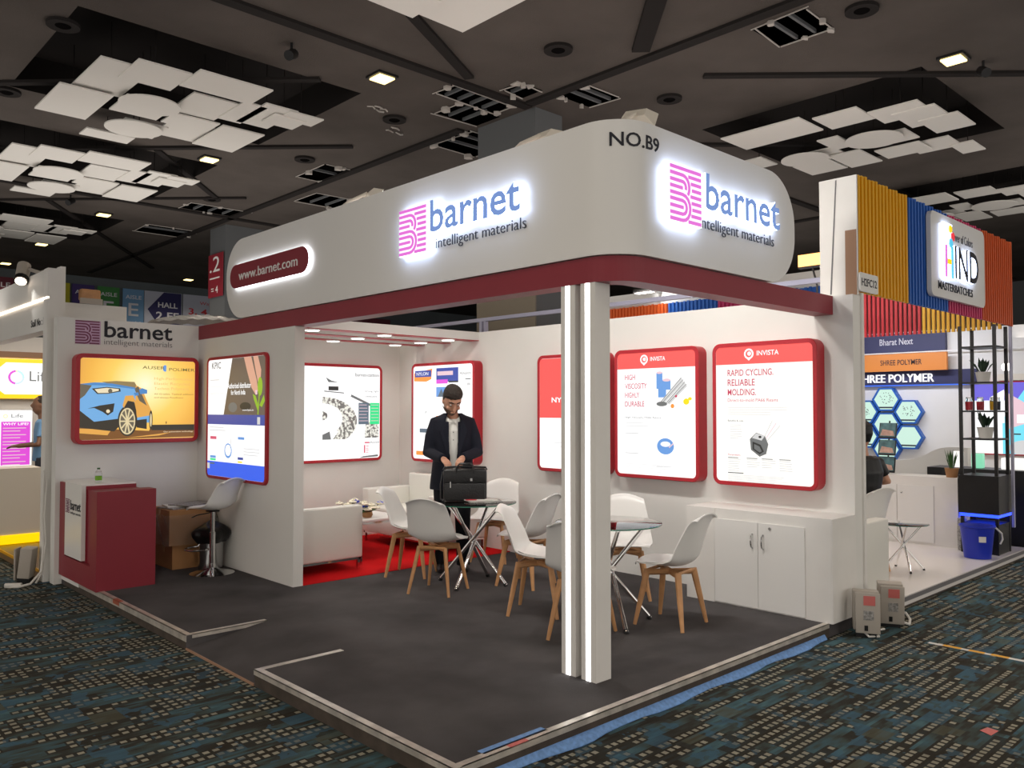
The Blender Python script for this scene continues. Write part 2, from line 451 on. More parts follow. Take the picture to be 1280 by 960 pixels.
# ceiling with real openings (rectangles x0,x1,y0,y1)
recess = [(.05, 3.35, 5.95, 8.75), (.05, 3.35, 10.2, 13.1), (.3, 3.6, 15.4, 18.3), (7.65, 10.75, .75, 3.75), (13.0, 16.0, .75, 3.75)]
holes = [(4.0, 5.05, 4.92, 5.32), (4.45, 5.2, 5.36, 5.85), (5.25, 6.1, 6.05, 6.95), (5.22, 5.85, 3.78, 4.28), (4.55, 4.95, 4.3, 4.66), (4.6, 5.1, 8.9, 9.9), (5.35, 5.95, 1.0, 1.62), (4.0, 5.2, 12.9, 13.5), (5.4, 6.4, 10.6, 11.4), (4.1, 5.2, 15.4, 16.3)]
def cut_ceiling():
    xs = sorted({-14, 27} | {v for h in recess+holes for v in h[:2]}); ys = sorted({-12, 24.2} | {v for h in recess+holes for v in h[2:]})
    mb = MB()
    for i in range(len(xs)-1):
        for j in range(len(ys)-1):
            mx, my = (xs[i]+xs[i+1])/2, (ys[j]+ys[j+1])/2
            if any(h[0] < mx < h[1] and h[2] < my < h[3] for h in recess+holes): continue
            mb.add([(xs[i], ys[j], CZ), (xs[i+1], ys[j], CZ), (xs[i+1], ys[j+1], CZ), (xs[i], ys[j+1], CZ)], [(3, 2, 1, 0)])
    return mb
build('ceiling', cut_ceiling(), M['ceil'], kind='structure', fixn=False)
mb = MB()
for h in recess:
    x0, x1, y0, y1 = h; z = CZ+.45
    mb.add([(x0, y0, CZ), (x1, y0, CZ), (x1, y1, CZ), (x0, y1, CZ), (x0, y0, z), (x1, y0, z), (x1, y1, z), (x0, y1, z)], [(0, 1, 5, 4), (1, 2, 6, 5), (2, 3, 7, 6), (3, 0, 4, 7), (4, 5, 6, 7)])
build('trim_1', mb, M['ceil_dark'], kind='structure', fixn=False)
mb = MB(); mb.box(-14, 27, -12, 24.2, CZ+.62, CZ+.64); build('trim_2', mb, M['void'], kind='structure')
# dark shadow-gap channels in the ceiling
mb = MB()
def strip(x0, y0, x1, y1, w, z0=CZ-.035, z1=CZ+.002):
    d = Vector((x1-x0, y1-y0, 0)).normalized(); q = Vector((-d.y, d.x, 0))*w/2
    P = [Vector((x0, y0, 0))-q, Vector((x1, y1, 0))-q, Vector((x1, y1, 0))+q, Vector((x0, y0, 0))+q]
    mb.add([(p.x, p.y, z0) for p in P]+[(p.x, p.y, z1) for p in P], [(0, 1, 2, 3), (7, 6, 5, 4), (0, 4, 5, 1), (1, 5, 6, 2), (2, 6, 7, 3), (3, 7, 4, 0)])
strip(-9, 4.80, 5.2, 4.80, .14); strip(6.5, 4.80, 26, 4.80, .14); strip(-9, 13.6, 26, 13.6, .14); strip(5.12, -4, 5.12, 4.7, .14); strip(5.12, 6.1, 5.12, 23, .14)
strip(-3.7, -8, -3.7, 23, .14); strip(14.0, -8, 14.0, 23, .14); strip(-9, -4, 26, -4, .14)
strip(-.9, 9.5, 2.72, 5.88, .10); strip(.54, 11.62, 4.4, 7.8, .10); strip(6.0, 2.63, 10.6, -1.9, .10); strip(4.9, 2.72, 3.1, .9, .20); strip(4.0, 4.6, 2.2, 3.6, .12)
strip(6.2, 6.0, 10.8, 1.6, .10); strip(2.3, 10.0, 4.2, 12.2, .10); strip(1.9, 14.5, 6.2, 21.0, .10); strip(1.0, 15.4, 4.6, 11.8, .08)
build('trim_3', mb, M['ceil_dark'], kind='structure')
build('wall_back', MB().box(-14, 27, 24, 24.2, FZ, CZ+.1), M['hall_wall'], kind='structure')
build('wall_far_right', MB().box(26.8, 27, -12, 24, FZ, CZ+.1), M['hall_grey'], kind='structure')

# hall columns
def column(loc, w, d, label, sign=False):
    t = thing('hall_column', label, 'column', loc)
    x, y = loc[:2]
    build('shaft', MB().box(x, x+w, y, y+d, FZ, CZ), M['hall_grey'], t)
    build('lower_cladding', MB().box(x-.02, x, y-.02, y+d, FZ, 3.6), M['khaki'], t)
    if sign:
        fr = Frame((x-.03, y+d, 4.05), NX)
        s = build('sign_board', MB().prism([(0.04, 0), (d-.02, 0), (d-.02, .95), (.04, .95)], 0, .02, fr), M['maroon'], t)
        text(fr, '.2', .12, .55, .5, .34, M['white_letter'], s, w0=.022)
        build('lettering', MB().prism([(.12, .40), (.62, .40), (.62, .43), (.12, .43)], .021, .024, fr), M['white_letter'], s)
        text(fr, '= 4', .2, .08, .34, .16, M['white_letter'], s, w0=.022)
    return t
column((5.28, 4.76, FZ), .52, 1.15, 'grey hall column rising behind the lit white fascia with torn ceiling around it')
column((5.32, 14.28, FZ), .9, .78, 'farther grey hall column carrying a narrow red number sign', True)

# aisle banners on the far wall
def banner(x0, x1, z0, z1, col, label, words, cat='banner'):
    t = thing('hanging_banner', label, cat, ((x0+x1)/2, 23.94, z0), group=None)
    build('sheet', MB().box(x0, x1, 23.93, 23.96, z0, z1), col, t)
    fr = Frame((x0, 23.93, z0), NY)
    for w_, u, v, ww, hh, ik in words: text(fr, w_, u, v, ww, hh, ik, t, w0=.003, bold=.01)
    return t
bz0, bz1 = 4.0, 5.36
M['b_purple'] = mat('b_purple', c(62, 46, 104), .7); M['b_green'] = mat('b_green', c(58, 122, 62), .7); M['b_blue'] = mat('b_blue', c(104, 146, 186), .7)
M['b_yellow'] = mat('b_yellow', c(168, 160, 30), .7); M['b_white'] = mat('b_white', c(176, 180, 196), .7); M['b_maroon'] = mat('b_maroon', c(96, 34, 50), .7); M['b_navy'] = mat('b_navy', c(36, 34, 84), .7)
M['b_text'] = mat('b_text', c(205, 205, 212), .7)
LT = 'b_text'
def B(x0, x1, col, label, words, z0=4.0, z1=5.34): return banner(x0, x1, z0, z1, M[col], label, [(a, b, cc, d, e, M[i]) for a, b, cc, d, e, i in words])
B(2.6, 3.4, 'b_maroon', 'dark maroon aisle banner at the far left behind the neighbouring stall', [('AISLE', .1, 1.05, .62, .14, LT)])
B(4.62, 4.87, 'b_yellow', 'thin strip of olive yellow banner beside the purple aisle banner', [])
B(4.93, 5.55, 'b_purple', 'purple AISLE banner on the far hall wall', [('AISLE', .08, 1.05, .48, .12, LT)])
B(5.64, 6.27, 'b_green', 'green AISLE E banner on the far hall wall', [('AISLE', .08, 1.05, .48, .12, LT), ('E', .17, .5, .3, .4, LT)])
B(6.37, 7.0, 'b_blue', 'light blue AISLE E banner with a small 16 on the far hall wall', [('AISLE', .08, 1.03, .48, .12, LT), ('E', .17, .5, .3, .4, LT), ('16', .38, .22, .18, .12, LT)])
t = B(7.02, 8.2, 'b_white', 'pale banner with a navy arrow reading HALL 2 FF', [])
fr = Frame((7.02, 23.93, 4.0), NY)
build('arrow', MB().prism([(.1, .76), (.6, .02), (1.16, .02), (1.16, 1.33), (.6, 1.33)], .002, .006, fr), M['b_navy'], t)
text(fr, 'HALL', .42, .84, .62, .17, M[LT], t, w0=.008, bold=.02); text(fr, '2 FF', .36, .46, .72, .24, M[LT], t, w0=.008, bold=.02)
t = B(8.24, 9.6, 'b_white', 'pale banner with red figures 3, 4 beside the farther column', [])
fr = Frame((8.24, 23.93, 4.0), NY)
text(fr, '3, 4', .18, .66, .62, .24, M['red'], t, w0=.004, bold=.02); text(fr, 'Way', .55, 1.0, .4, .14, M['red'], t, w0=.004)
t = B(13.9, 16.4, 'b_maroon', 'dark red banner with signs glimpsed under the left end of the red beam', [], 4.45, 5.1)
fr = Frame((13.9, 23.93, 4.45), NY)
text(fr, 'ICLO >', .8, .1, 1.5, .35, M['b_text'], t, w0=.004)

# ------------------------------------------------------------------ suspended ceiling panels: clusters of square, oblong and round boards
def cluster(name_label, items, group):
    xs = [v for it in items for v in it[1:3]]; ys = [v for it in items for v in it[3:5]]
    cx, cy = (min(xs)+max(xs))/2, (min(ys)+max(ys))/2
    t = thing('ceiling_panel_cluster', name_label, 'ceiling panels', (cx, cy, 5.3), group=None)
    for k, it in enumerate(items):
        z = 5.33+.014*((k*3) % 4)
        if it[0] == 'r': build('acoustic_panel', MB().box(it[1], it[2], it[3], it[4], z, z+.018), M['tile'], t)
        else:
            r = (it[2]-it[1])/2; build('round_panel', MB().lathe([(r, 5.300), (r, 5.316)], (it[1]+it[2])/2, (it[3]+it[4])/2, 32, False), M['tile'], t)
        mx, my = (it[1]+it[2])/2, (it[3]+it[4])/2
        build('hanger', MB().tube([(mx, my, z+.01), (mx, my, CZ+.44)], .006, 5), M['ceil_dark'], t)
    return t
def Z5(x0, x1, y0, y1, kind='r'):
    k = 1.103; fx = lambda x: -2.3603+(x+2.3603)*k; fy = lambda y: -2.865+(y+2.865)*k
    return (kind, fx(x0), fx(x1), fy(y0), fy(y1))
A = [Z5(.04, .57, 6.5, 7.5), Z5(.17, .66, 5.62, 6.6), Z5(.45, .98, 5.4, 6.0), Z5(.98, 1.77, 5.21, 5.75), Z5(.66, 1.18, 6.35, 6.95), Z5(.61, 1.25, 6.13, 6.77, 'o'),
     Z5(.92, 1.42, 7.2, 7.75), Z5(.75, 1.39, 7.05, 7.69, 'o'), Z5(.67, 1.23, 7.78, 8.09), Z5(1.2, 1.72, 5.9, 6.6), Z5(1.7, 1.98, 5.75, 6.45), Z5(1.25, 1.8, 6.6, 7.0), Z5(1.83, 2.36, 6.58, 7.5), Z5(1.35, 1.85, 6.85, 7.55), Z5(1.9, 2.3, 5.63, 6.4), Z5(2.2, 2.63, 5.63, 5.93), Z5(2.1, 2.5, 5.8, 6.15)]
def sh(L_, dx, dy): return [(k, a+dx, b+dx, d+dy, e+dy) for k, a, b, d, e in L_]
cluster('largest cluster of white ceiling panels with two discs, nearest one at upper left', A, None)
cluster('second cluster of white ceiling panels behind the nearest, at the left edge', sh(A, .02, 3.95), None)
cluster('small third cluster of white ceiling panels, farthest left one low over the stall', sh(A, .02, 9.25), None)
cluster('white ceiling boards cut off by the top edge of the photograph', [('r', 1.75, 2.28, 2.98, 3.42), ('r', 2.3, 2.88, 2.40, 3.39), ('r', 1.2, 1.74, 2.7, 3.5), ('r', 2.0, 2.6, 1.9, 2.38)], None)
D = [('r', 7.5, 8.18, 2.2, 3.35), ('r', 7.78, 8.36, 1.58, 2.16), ('r', 8.05, 8.6, .95, 1.56), ('r', 8.3, 9.0, .84, 1.36), ('r', 8.75, 9.42, .72, 1.2), ('o', 8.62, 9.36, 1.5, 2.24), ('r', 9.0, 9.52, 1.46, 1.98), ('r', 8.6, 9.16, 2.2, 2.5), ('o', 8.82, 9.5, 2.62, 3.3), ('r', 9.1, 9.6, 2.5, 2.9),
     ('r', 9.55, 10.2, 2.78, 3.36), ('r', 9.4, 10.2, 2.25, 2.72), ('r', 9.6, 10.1, 1.5, 2.12), ('r', 9.78, 10.34, 1.18, 1.76), ('r', 10.2, 10.75, 1.0, 1.3), ('r', 8.7, 9.2, 3.42, 3.76)]
cluster('white ceiling panels with discs above the coloured ribbed fascia on the right', D, None)
cluster('farther right cluster of white ceiling panels cut by the right edge of the photograph', sh(D, 5.3, .05), None)

# lamps in the ceiling
def hall_light(x, y, label=None, power=60, big=.085):
    if label:
        t = thing('ceiling_downlight', label, 'ceiling light', (x, y, CZ-.05))
        build('housing', MB().box(x-.14, x+.14, y-.14, y+.14, CZ-.03, CZ+.02), M['black'], t)
        build('lens', MB().bbox(x-.11, x+.11, y-.11, y+.11, CZ-.05, CZ-.028, .008), M['downlight'], t)
    lamp('hall_lamp', 'SPOT', (x, y, CZ-.08), (x, y, 0), power, (1, .88, .72), .12, 150, .8)
PW = 170
hall_light(3.23, 5.31, 'square yellow downlight nearest the camera, at upper left of the fascia', PW)
hall_light(3.08, 9.9, 'warm downlight below the largest ceiling panel cluster', PW)
hall_light(3.08, 15.05, 'third downlight in the row, left of the aisle banners', PW)
hall_light(2.98, 19.3, 'fourth tiny downlight in the row at the left edge', PW)
hall_light(2.98, 22.9, 'fifth and farthest tiny downlight at the left edge', PW)
hall_light(7.65, .40, 'warm downlight at the upper right above the ribbed fascia', PW)
hall_light(7.75, 22.3, 'small downlight in front of the aisle banners', PW)
# unseen upward area lamps, added to brighten the ceiling in place of stall light
for x, y, sx, sy, pw in ((-8, -4, 8, 8, 420), (-7, 8, 6, 10, 380), (2.6, 3.3, 2.2, 4.5, 60), (6.2, 2.0, 3, 3, 60), (2.5, 11.5, 7, 7, 330), (4, -7, 12, 4, 420), (11.5, 8, 8, 6, 300), (13.5, -2, 5, 6, 200)):
    lamp('ceiling_fill', 'AREA', (x, y, 2.7), (x, y, 6), pw*.55, (1, .93, .87), (sx, sy))
for x in (-1.5, 3.1, 7.7, 12.3): hall_light(x, -3.9, None, PW)
for x, y in ((-6.1, -3.9), (-6.1, .7), (-6.1, 5.3), (-1.5, .7), (-1.5, 14.5), (12.3, .7), (12.3, 9.9), (12.3, 5.3), (7.7, 14.5)): hall_light(x, y, None, PW)

def vent(x, y, label, r=.16):
    t = thing('ceiling_diffuser', label, 'air vent', (x, y, CZ-.03), group='round air vents in the dark ceiling')
    build('rim', MB().lathe([(r*.82, CZ-.03), (r, CZ-.035), (r, CZ+.001), (r*.82, CZ-.002)], x, y, 24), M['ceil_dark'], t)
    build('cone', MB().lathe([(r*.3, CZ-.045), (r*.6, CZ-.02), (r*.8, CZ-.005)], x, y, 20), M['void'], t)
for x, y, l in ((.05, 6.46, 'round dark vent above the largest panel cluster'), (.06, 8.93, 'round dark vent at the left edge beside the largest panel cluster'), (4.2, 8.88, 'round dark vent right of the warm downlight over the fascia end'), (4.18, 12.35, 'round dark vent just left of the farther column'),
                (4.21, 3.33, 'round dark vent at top centre, nearest to the camera'), (6.31, 3.35, 'round dark vent over the rounded corner of the fascia'), (4.18, 6.4, 'round dark vent left of the large torn ceiling hole'), (5.75, .62, 'dark round vent at the top right edge')): vent(x, y, l)

# torn ceiling openings: exposed runners and ragged gypsum
def torn(h, label, seed, bars=3, axis=0):
    x0, x1, y0, y1 = h; q = random.Random(seed)
    t = thing('ceiling_hole', label, 'ceiling hole', ((x0+x1)/2, (y0+y1)/2, CZ-.02))
    mb = MB()
    for a, b, d, e in ((x0, y0, x1, y0), (x1, y0, x1, y1), (x1, y1, x0, y1), (x0, y1, x0, y0)):
        if q.random() < .8: mb.tube([(a, b, CZ-.01), (d+(q.random()-.5)*.1, e+(q.random()-.5)*.1, CZ-.01)], .008, 4)
    build('edge_trim', mb, M['gypsum'], t)
    for k in range(bars):
        f_ = (k+1)/(bars+1)
        b_ = MB()
        if axis == 0: xx = x0+(x1-x0)*f_; b_.box(xx-.015, xx+.015, y0, y1, CZ+.01, CZ+.05)
        else: yy = y0+(y1-y0)*f_; b_.box(x0, x1, yy-.015, yy+.015, CZ+.01, CZ+.05)
        build('runner', b_, M['hall_grey'], t)
    mb = MB()
    for k in range(4):
        e = q.choice('NSEW'); px = {'N': x0+q.random()*(x1-x0), 'S': x0+q.random()*(x1-x0), 'E': x1, 'W': x0}[e]; py = {'N': y1, 'S': y0, 'E': y0+q.random()*(y1-y0), 'W': y0+q.random()*(y1-y0)}[e]
        n = 6; r = .02+.05*q.random()
        pts = [(px+r*(.5+q.random())*math.cos(2*PI*i/n), py+r*(.5+q.random())*math.sin(2*PI*i/n)) for i in range(n)]
        build('ragged_board', MB().prism(pts, 0, .015+.05*q.random(), (lambda u, v, w: Vector((u, v, CZ+.002-w)))), M['gypsum'], t)
torn(holes[0], 'torn ceiling hole with exposed metal runners left of the near column', 1, 4, 0)
torn(holes[1], 'torn ceiling hole touching the left face of the near column', 2, 2, 0)
torn(holes[2], 'dark ceiling opening just behind the fascia edge left of the near column', 3, 2, 1)
torn(holes[3], 'torn ceiling hole to the right of the near column', 4, 2, 1)
torn(holes[4], 'small torn hole in front of the near column', 5, 1, 0)
torn(holes[5], 'dark ceiling hole above the web address end of the fascia', 6, 1, 1)
torn(holes[6], 'large ragged ceiling hole cut by the top edge of the photograph', 7, 2, 1)
torn(holes[7], 'torn hole with metal channels left of the farther column', 8, 3, 0)
torn(holes[8], 'ceiling opening right of the farther column behind the fascia end', 9, 2, 0)
torn(holes[9], 'long dark ceiling slot left of and beyond the farther column', 10, 1, 1)
for x, y, l in ((3.6, 6.3, 'small scrap of torn board hanging left of the large hole'), (4.3, 6.9, 'small torn scrap above the middle of the fascia top edge'), (3.45, 3.3, 'small bracket scrap on the ceiling right of the rounded corner')):
    mb = MB()
    q = random.Random(int(x*100))
    for k in range(4): a = (x+q.random()*.25, y-q.random()*.2); mb.tube([(a[0], a[1], CZ), (a[0]+.06*q.random(), a[1]-.05, CZ-.05*q.random()), (a[0]+.1, a[1]-.03, CZ-.02)], .012, 5)
    if x < 4.4 and y > 3.4: build('ceiling_scrap', mb, M['gypsum'], label=l, cat='ceiling scrap')
# small black speakers / projectors under the ceiling
def track_spot(x, y, l):
    t = thing('ceiling_spotlight', l, 'spotlight', (x, y, CZ-.2))
    build('stem', MB().tube([(x, y, CZ), (x, y, CZ-.08)], .015, 8), M['black'], t)
    build('body', MB().tube([(x-.06, y-.05, CZ-.17), (x+.05, y+.04, CZ-.09)], .055, 12), M['black'], t)
track_spot(2.0, 5.25, 'black spotlight hanging left of the nearest yellow downlight'); track_spot(8.0, .2, 'black spotlight on the dark channel beside the right downlight'); track_spot(2.15, 13.9, 'tiny black spotlight above the third panel cluster')
# ------------------------------------------------------------------ the booth: platform, walls, beam
X0, X1, Y1 = -.03, 4.0, 6.0
plat = thing('raised_platform', 'charcoal carpeted booth platform with metal edging and a cut-in ramp', 'platform', (0, 0, FZ))
mb = MB().prism([(0, 0), (3.999, 0), (3.999, 5.999), (0, 5.999), (0, 2.97), (.61, 2.97), (.61, 1.93), (0, 1.93)], FZ, 0, lambda u, v, w: Vector((u, v, w)))
build('carpet_deck', mb, M['carpet_dark'], plat)
build('ramp', MB().add([(0, 1.93, FZ), (.61, 1.93, FZ), (.61, 1.93, 0), (0, 1.93, FZ+.012), (0, 2.97, FZ), (.61, 2.97, FZ), (.61, 2.97, 0), (0, 2.97, FZ+.012)], [(0, 1, 2, 3), (4, 7, 6, 5), (3, 2, 6, 7), (0, 3, 7, 4), (0, 4, 5, 1)]), M['carpet_dark'], plat)
def edging(a, b, w_in, name='edge_trim', label=None, drop=.03, m='alu'):
    a = Vector(a); b = Vector(b); d = (b-a).normalized(); q = Vector(w_in)
    mb = MB(); o = -q*.004
    P = [a+o, b+o, b+q*.040, a+q*.040]
    mb.add([p+Vector((0, 0, .003)) for p in P]+[p-Vector((0, 0, .001)) for p in P], [(0, 1, 2, 3), (7, 6, 5, 4), (0, 4, 5, 1), (1, 5, 6, 2), (2, 6, 7, 3), (3, 7, 4, 0)])
    P = [a+o, b+o, b, a]
    mb.add([p+Vector((0, 0, .003)) for p in P]+[p-Vector((0, 0, drop)) for p in P], [(0, 1, 2, 3), (7, 6, 5, 4), (0, 4, 5, 1), (1, 5, 6, 2), (2, 6, 7, 3), (3, 7, 4, 0)])
    return build(name, mb, M[m], plat, label=label)
edging((0, -.003, 0), (0, 1.93, 0), (1, 0, 0)); edging((0, 2.97, 0), (0, 6.0, 0), (1, 0, 0), drop=.045)
edging((.0405, 0, 0), (3.6, 0, 0), (0, 1, 0)); edging((.0405, 1.93, 0), (.61, 1.93, 0), (0, -1, 0), drop=.012); edging((.0405, 2.97, 0), (.61, 2.97, 0), (0, 1, 0), drop=.025)
build('ramp_lip', MB().box(-.006, .004, 1.93, 2.97, FZ, FZ+.014), M['wood_raw'], plat)
build('side_skirt', MB().box(-.001, .004, 0, 1.92, FZ, -.03).box(0, 3.6, -.001, .004, FZ, -.03).box(-.001, .004, 2.98, 5.9, FZ, -.04), M['dark_side'], plat)
mb = MB()      # strip of blue carpet protection film sticking out under the front edge
q = random.Random(3); xs = [.22+i*.11 for i in range(31)]
low = [(-.028+.016*math.sin(i*.9)+.010*q.random()) for i in range(31)]
for i in range(30):
    mb.add([(xs[i], -.004, -.062), (xs[i+1], -.004, -.062), (xs[i+1], low[i+1]-.02, FZ+.008), (xs[i], low[i]-.02, FZ+.008), (xs[i], -.002, -.065), (xs[i+1], -.002, -.065), (xs[i+1], low[i+1]-.02, FZ+.003), (xs[i], low[i]-.02, FZ+.003)], [(3, 2, 1, 0), (4, 5, 6, 7), (2, 3, 7, 6), (0, 1, 5, 4), (0, 4, 7, 3), (1, 2, 6, 5)])
build('blue_film', mb, M['blue_tape'], plat, label='blue protective film peeking out under the metal edge')
build('tape_patch', MB().box(.34, .46, -.005, .026, .0032, .0045), M['red_tape'], plat, label='pinkish red tape on the metal edge')
build('tape_patch', MB().box(.2, .62, .026, .075, .0005, .003), M['blue_tape'], plat, label='pale blue tape beside the metal edge')
build('tape_patch', MB().box(-.006, .03, 4.35, 4.5, -.03, .0042), M['copper_tape'], plat, label='copper coloured tape over the left edge')
build('tape_patch', MB().box(-.007, .03, 5.45, 6.0, -.05, .0044), M['white_paint'], plat, label='white painted end of the metal edge')
rc = build('red_carpet', MB().box(1.42, 4.0, 3.88, 6.0, 0, .006), M['carpet_red'], label='bright red carpet laid under the lounge sofas', cat='carpet')

H = 2.5
build('wall_left', MB().box(-.07, 4.0, 6.0, 6.14, FZ, H), M['white_wall'], kind='structure')
build('wall_right', MB().box(4.0, 4.13, -.03, 6.14, FZ, H), M['white_wall'], kind='structure')
build('wall_pillar', MB().box(1.32, 1.42, 3.88, 6.0, 0, 2.35), M['white_wall'], kind='structure')
# red beam that runs along both open sides and turns the corner
def path_pts(off, y_far, x_far, r=.24, n=10):
    x = 1.32+off; y = .13+off; p = [(x, y_far)]
    rr = r-off
    for k in range(n+1): a = PI+PI/2*k/n; p.append((x+rr+rr*math.cos(a), y+rr+rr*math.sin(a)))
    p.append((x_far, y)); return p
bt = thing('header_beam', 'dark red beam under the white fascia joining column, pillar and right wall', 'beam', (1.32, .13, 2.35))
a = path_pts(0, 6.0, 4.0); b = path_pts(.16, 6.0, 4.0, r=.24); n = len(a); mb = MB()
mb.add([(x, y, 2.35) for x, y in a]+[(x, y, 2.5) for x, y in a]+[(x, y, 2.5) for x, y in b]+[(x, y, 2.35) for x, y in b],
       [(k*n+i, k*n+i+1, ((k+1) % 4)*n+i+1, ((k+1) % 4)*n+i) for k in range(4) for i in range(n-1)]+[(0, n, 2*n, 3*n), (n-1, 4*n-1, 3*n-1, 2*n-1)])
build('beam', mb, M['maroon'], bt)
# white fascia with rounded ends, curved round the corner
fs = thing('fascia_sign', 'long white fascia with rounded ends wrapping the booth corner above the red beam', 'sign board', (1.3, .1, 2.5))
fx, fy, fr_ = 1.30, .10, .27
La = 5.27-(fy+fr_); Lc = fr_*PI/2; Lb = 3.33-(fx+fr_); LT_ = La+Lc+Lb
def fpath(s):
    if s < La: return Vector((fx, 5.27-s, 0)), Vector((-1, 0, 0))
    if s < La+Lc:
        a = PI+(s-La)/fr_; return Vector((fx+fr_+fr_*math.cos(a), fy+fr_+fr_*math.sin(a), 0)), Vector((math.cos(a), math.sin(a), 0))
    return Vector((fx+fr_+(s-La-Lc), fy, 0)), Vector((0, -1, 0))
er = .36
def zext(s):
    e = min(s, LT_-s)
    if e >= er: return 2.505, 3.30
    d = er-math.sqrt(max(0, er*er-(er-e)**2)); return 2.505+d, 3.30-d
ss = [er*(1-math.cos(PI/2*k/14)) for k in range(15)]; ss += [er+(La-er)*k/8 for k in range(1, 9)]; ss += [La+Lc*k/14 for k in range(1, 15)]
tail = [LT_-er*(1-math.cos(PI/2*k/14)) for k in range(14, -1, -1)]; ss += [La+Lc+(tail[0]-La-Lc)*k/6 for k in range(1, 6)]+tail
mb = MB(); vs = []
for s_ in ss:
    p, nn = fpath(s_); z0, z1 = zext(s_); q = p-nn*.11
    vs += [(p.x, p.y, z0), (p.x, p.y, z1), (q.x, q.y, z1), (q.x, q.y, z0)]
K = len(ss); mb.add(vs, [(4*i+k, 4*i+4+k, 4*i+4+(k+1) % 4, 4*i+(k+1) % 4) for i in range(K-1) for k in range(4)]+[(0, 1, 2, 3), (4*K-1, 4*K-2, 4*K-3, 4*K-4)], True)
build('board', mb, M['white_gloss'], fs)

# the striped B emblem: horizontal bars that turn round in two bowls
def emblem(fr, u, v, sz, m, parent, w0, w1, side=None, name='striped_emblem'):
    k = sz/8.9; th = .56*k; mb = MB()
    def stroke(pts):
        L_ = [Vector((p[0]*k, p[1]*k)) for p in pts]; n = len(L_); l = []; r = []
        for i, p in enumerate(L_):
            t = (L_[min(i+1, n-1)]-L_[max(i-1, 0)]).normalized(); q = Vector((-t.y, t.x))*th/2
            l.append(p+q); r.append(p-q)
        for i in range(n-1):
            P = [l[i], r[i], r[i+1], l[i+1]]
            mb.add([fr(u+p.x, v+p.y, w1) for p in P]+[fr(u+p.x, v+p.y, w0) for p in P], [(0, 1, 2, 3), (7, 6, 5, 4), (0, 4, 5, 1), (2, 6, 7, 3)] + ([(3, 7, 4, 0)] if i == 0 else []) + ([(1, 5, 6, 2)] if i == n-2 else []))
    arc = lambda cx, cy, r, a0, a1, n=8: [(cx+r*math.cos(math.radians(a0+(a1-a0)*i/n)), cy+r*math.sin(math.radians(a0+(a1-a0)*i/n))) for i in range(n+1)]
    stroke([(0, 8.6), (8.6, 8.6)])
    # lower bowl
    stroke([(0, .25), (3.2, .25)]+arc(3.4, 2.35, 2.1, -90, 90)+[(0, 4.45)])
    stroke([(0, 1.25), (3.2, 1.25)]+arc(3.4, 2.35, 1.1, -90, 90, 6)+[(0, 3.45)])
    stroke([(0, 2.35), (3.6, 2.35)])
    # upper bowl
    stroke([(0, 7.6), (3.2, 7.6)]+arc(3.4, 5.75, 1.85, 90, -38))
    stroke([(0, 6.55), (3.2, 6.55)]+arc(3.4, 5.65, .9, 90, -20, 6))
    stroke([(0, 5.5), (3.4, 5.5)])
    for y in (.25, 1.3, 2.35, 3.4, 4.45, 5.5, 6.55, 7.6):
        x0 = {.25: 5.0, 1.3: 5.8, 2.35: 6.1, 3.4: 5.9, 4.45: 5.6, 5.5: 6.0, 6.55: 5.7, 7.6: 5.0}[y]; stroke([(x0, y), (8.6, y)])
    o = build(name, mb, [m, side] if side else m, parent, fixn=False)
    if side:
        for p in o.data.polygons:
            p.material_index = 0 if p.normal.dot(fr.W) > .9 else 1
    return o
def halo_sign(fr, parent, label):
    s = thing('halo_logo', label, 'logo sign', fr.o)
    s.parent = None
    # the block behind the emblem is an opal box lit from inside, the letters are lit from their sides
    E_ = .34
    build('emblem_box', MB().prism([(-.005, -.005), (E_, -.005), (E_, E_), (-.005, E_)], .004, .046, fr), M['halo'], s); build('emblem_face', MB().prism([(-.004, -.004), (E_-.001, -.004), (E_-.001, E_-.001), (-.004, E_-.001)], .0465, .050, fr), M['L_white'], s)
    emblem(fr, 0, 0, E_-.003, M['face_pink'], s, .0505, .054)
    text(fr, 'barnet', E_+.035, .12, .93, .232, M['face_blue'], s, depth=.05, w0=.004, bold=.016, name='letters', sidemat=M['halo'])
    text(fr, 'intelligent materials', E_+.04, -.01, .93, .098, M['slate'], s, depth=.004, w0=.002, bold=-.012, name='tagline')
    return s
frA = Frame((1.295, 2.17, 2.74), NX); frB = Frame((1.70, .095, 2.74), NY)
halo_sign(frA, fs, 'glowing pink striped emblem with blue lettering on the long left fascia')
halo_sign(frB, fs, 'glowing pink striped emblem with blue lettering on the short right fascia under NO.B9')
s1 = La+.16
def fcurve(u, v, w=0):     # writing that follows the curved corner
    p, nn = fpath(s1+u); p = p+nn*(.0015+w); return Vector((p.x, p.y, 3.14+v))
class FC:
    W = Vector((0, -1, 0))
    def __call__(s, u, v, w=0): return fcurve(u, v, w)
text(FC(), 'NO.B9', .0, .0, .36, .085, M['ink'], fs, depth=.002, bold=.012, name='stall_number')
# web address pill
pill = thing('address_sign', 'maroon pill-shaped sign with white web address on the left fascia', 'sign', (1.28, 4.3, 2.78))
frP = Frame((1.297, 5.10, 2.80), NX)
build('glow_edge', MB().prism(rrect(1.55, .235, .117, 8, -.0, 0), .012, .024, frP), M['halo_soft'], pill)
build('plate', MB().prism(rrect(1.55, .235, .117, 8), .0285, .036, frP), M['maroon'], pill)
text(frP, 'www.barnet.com', .2, .072, 1.17, .092, M['white_letter'], pill, depth=.004, w0=.037, bold=.004, name='lettering')

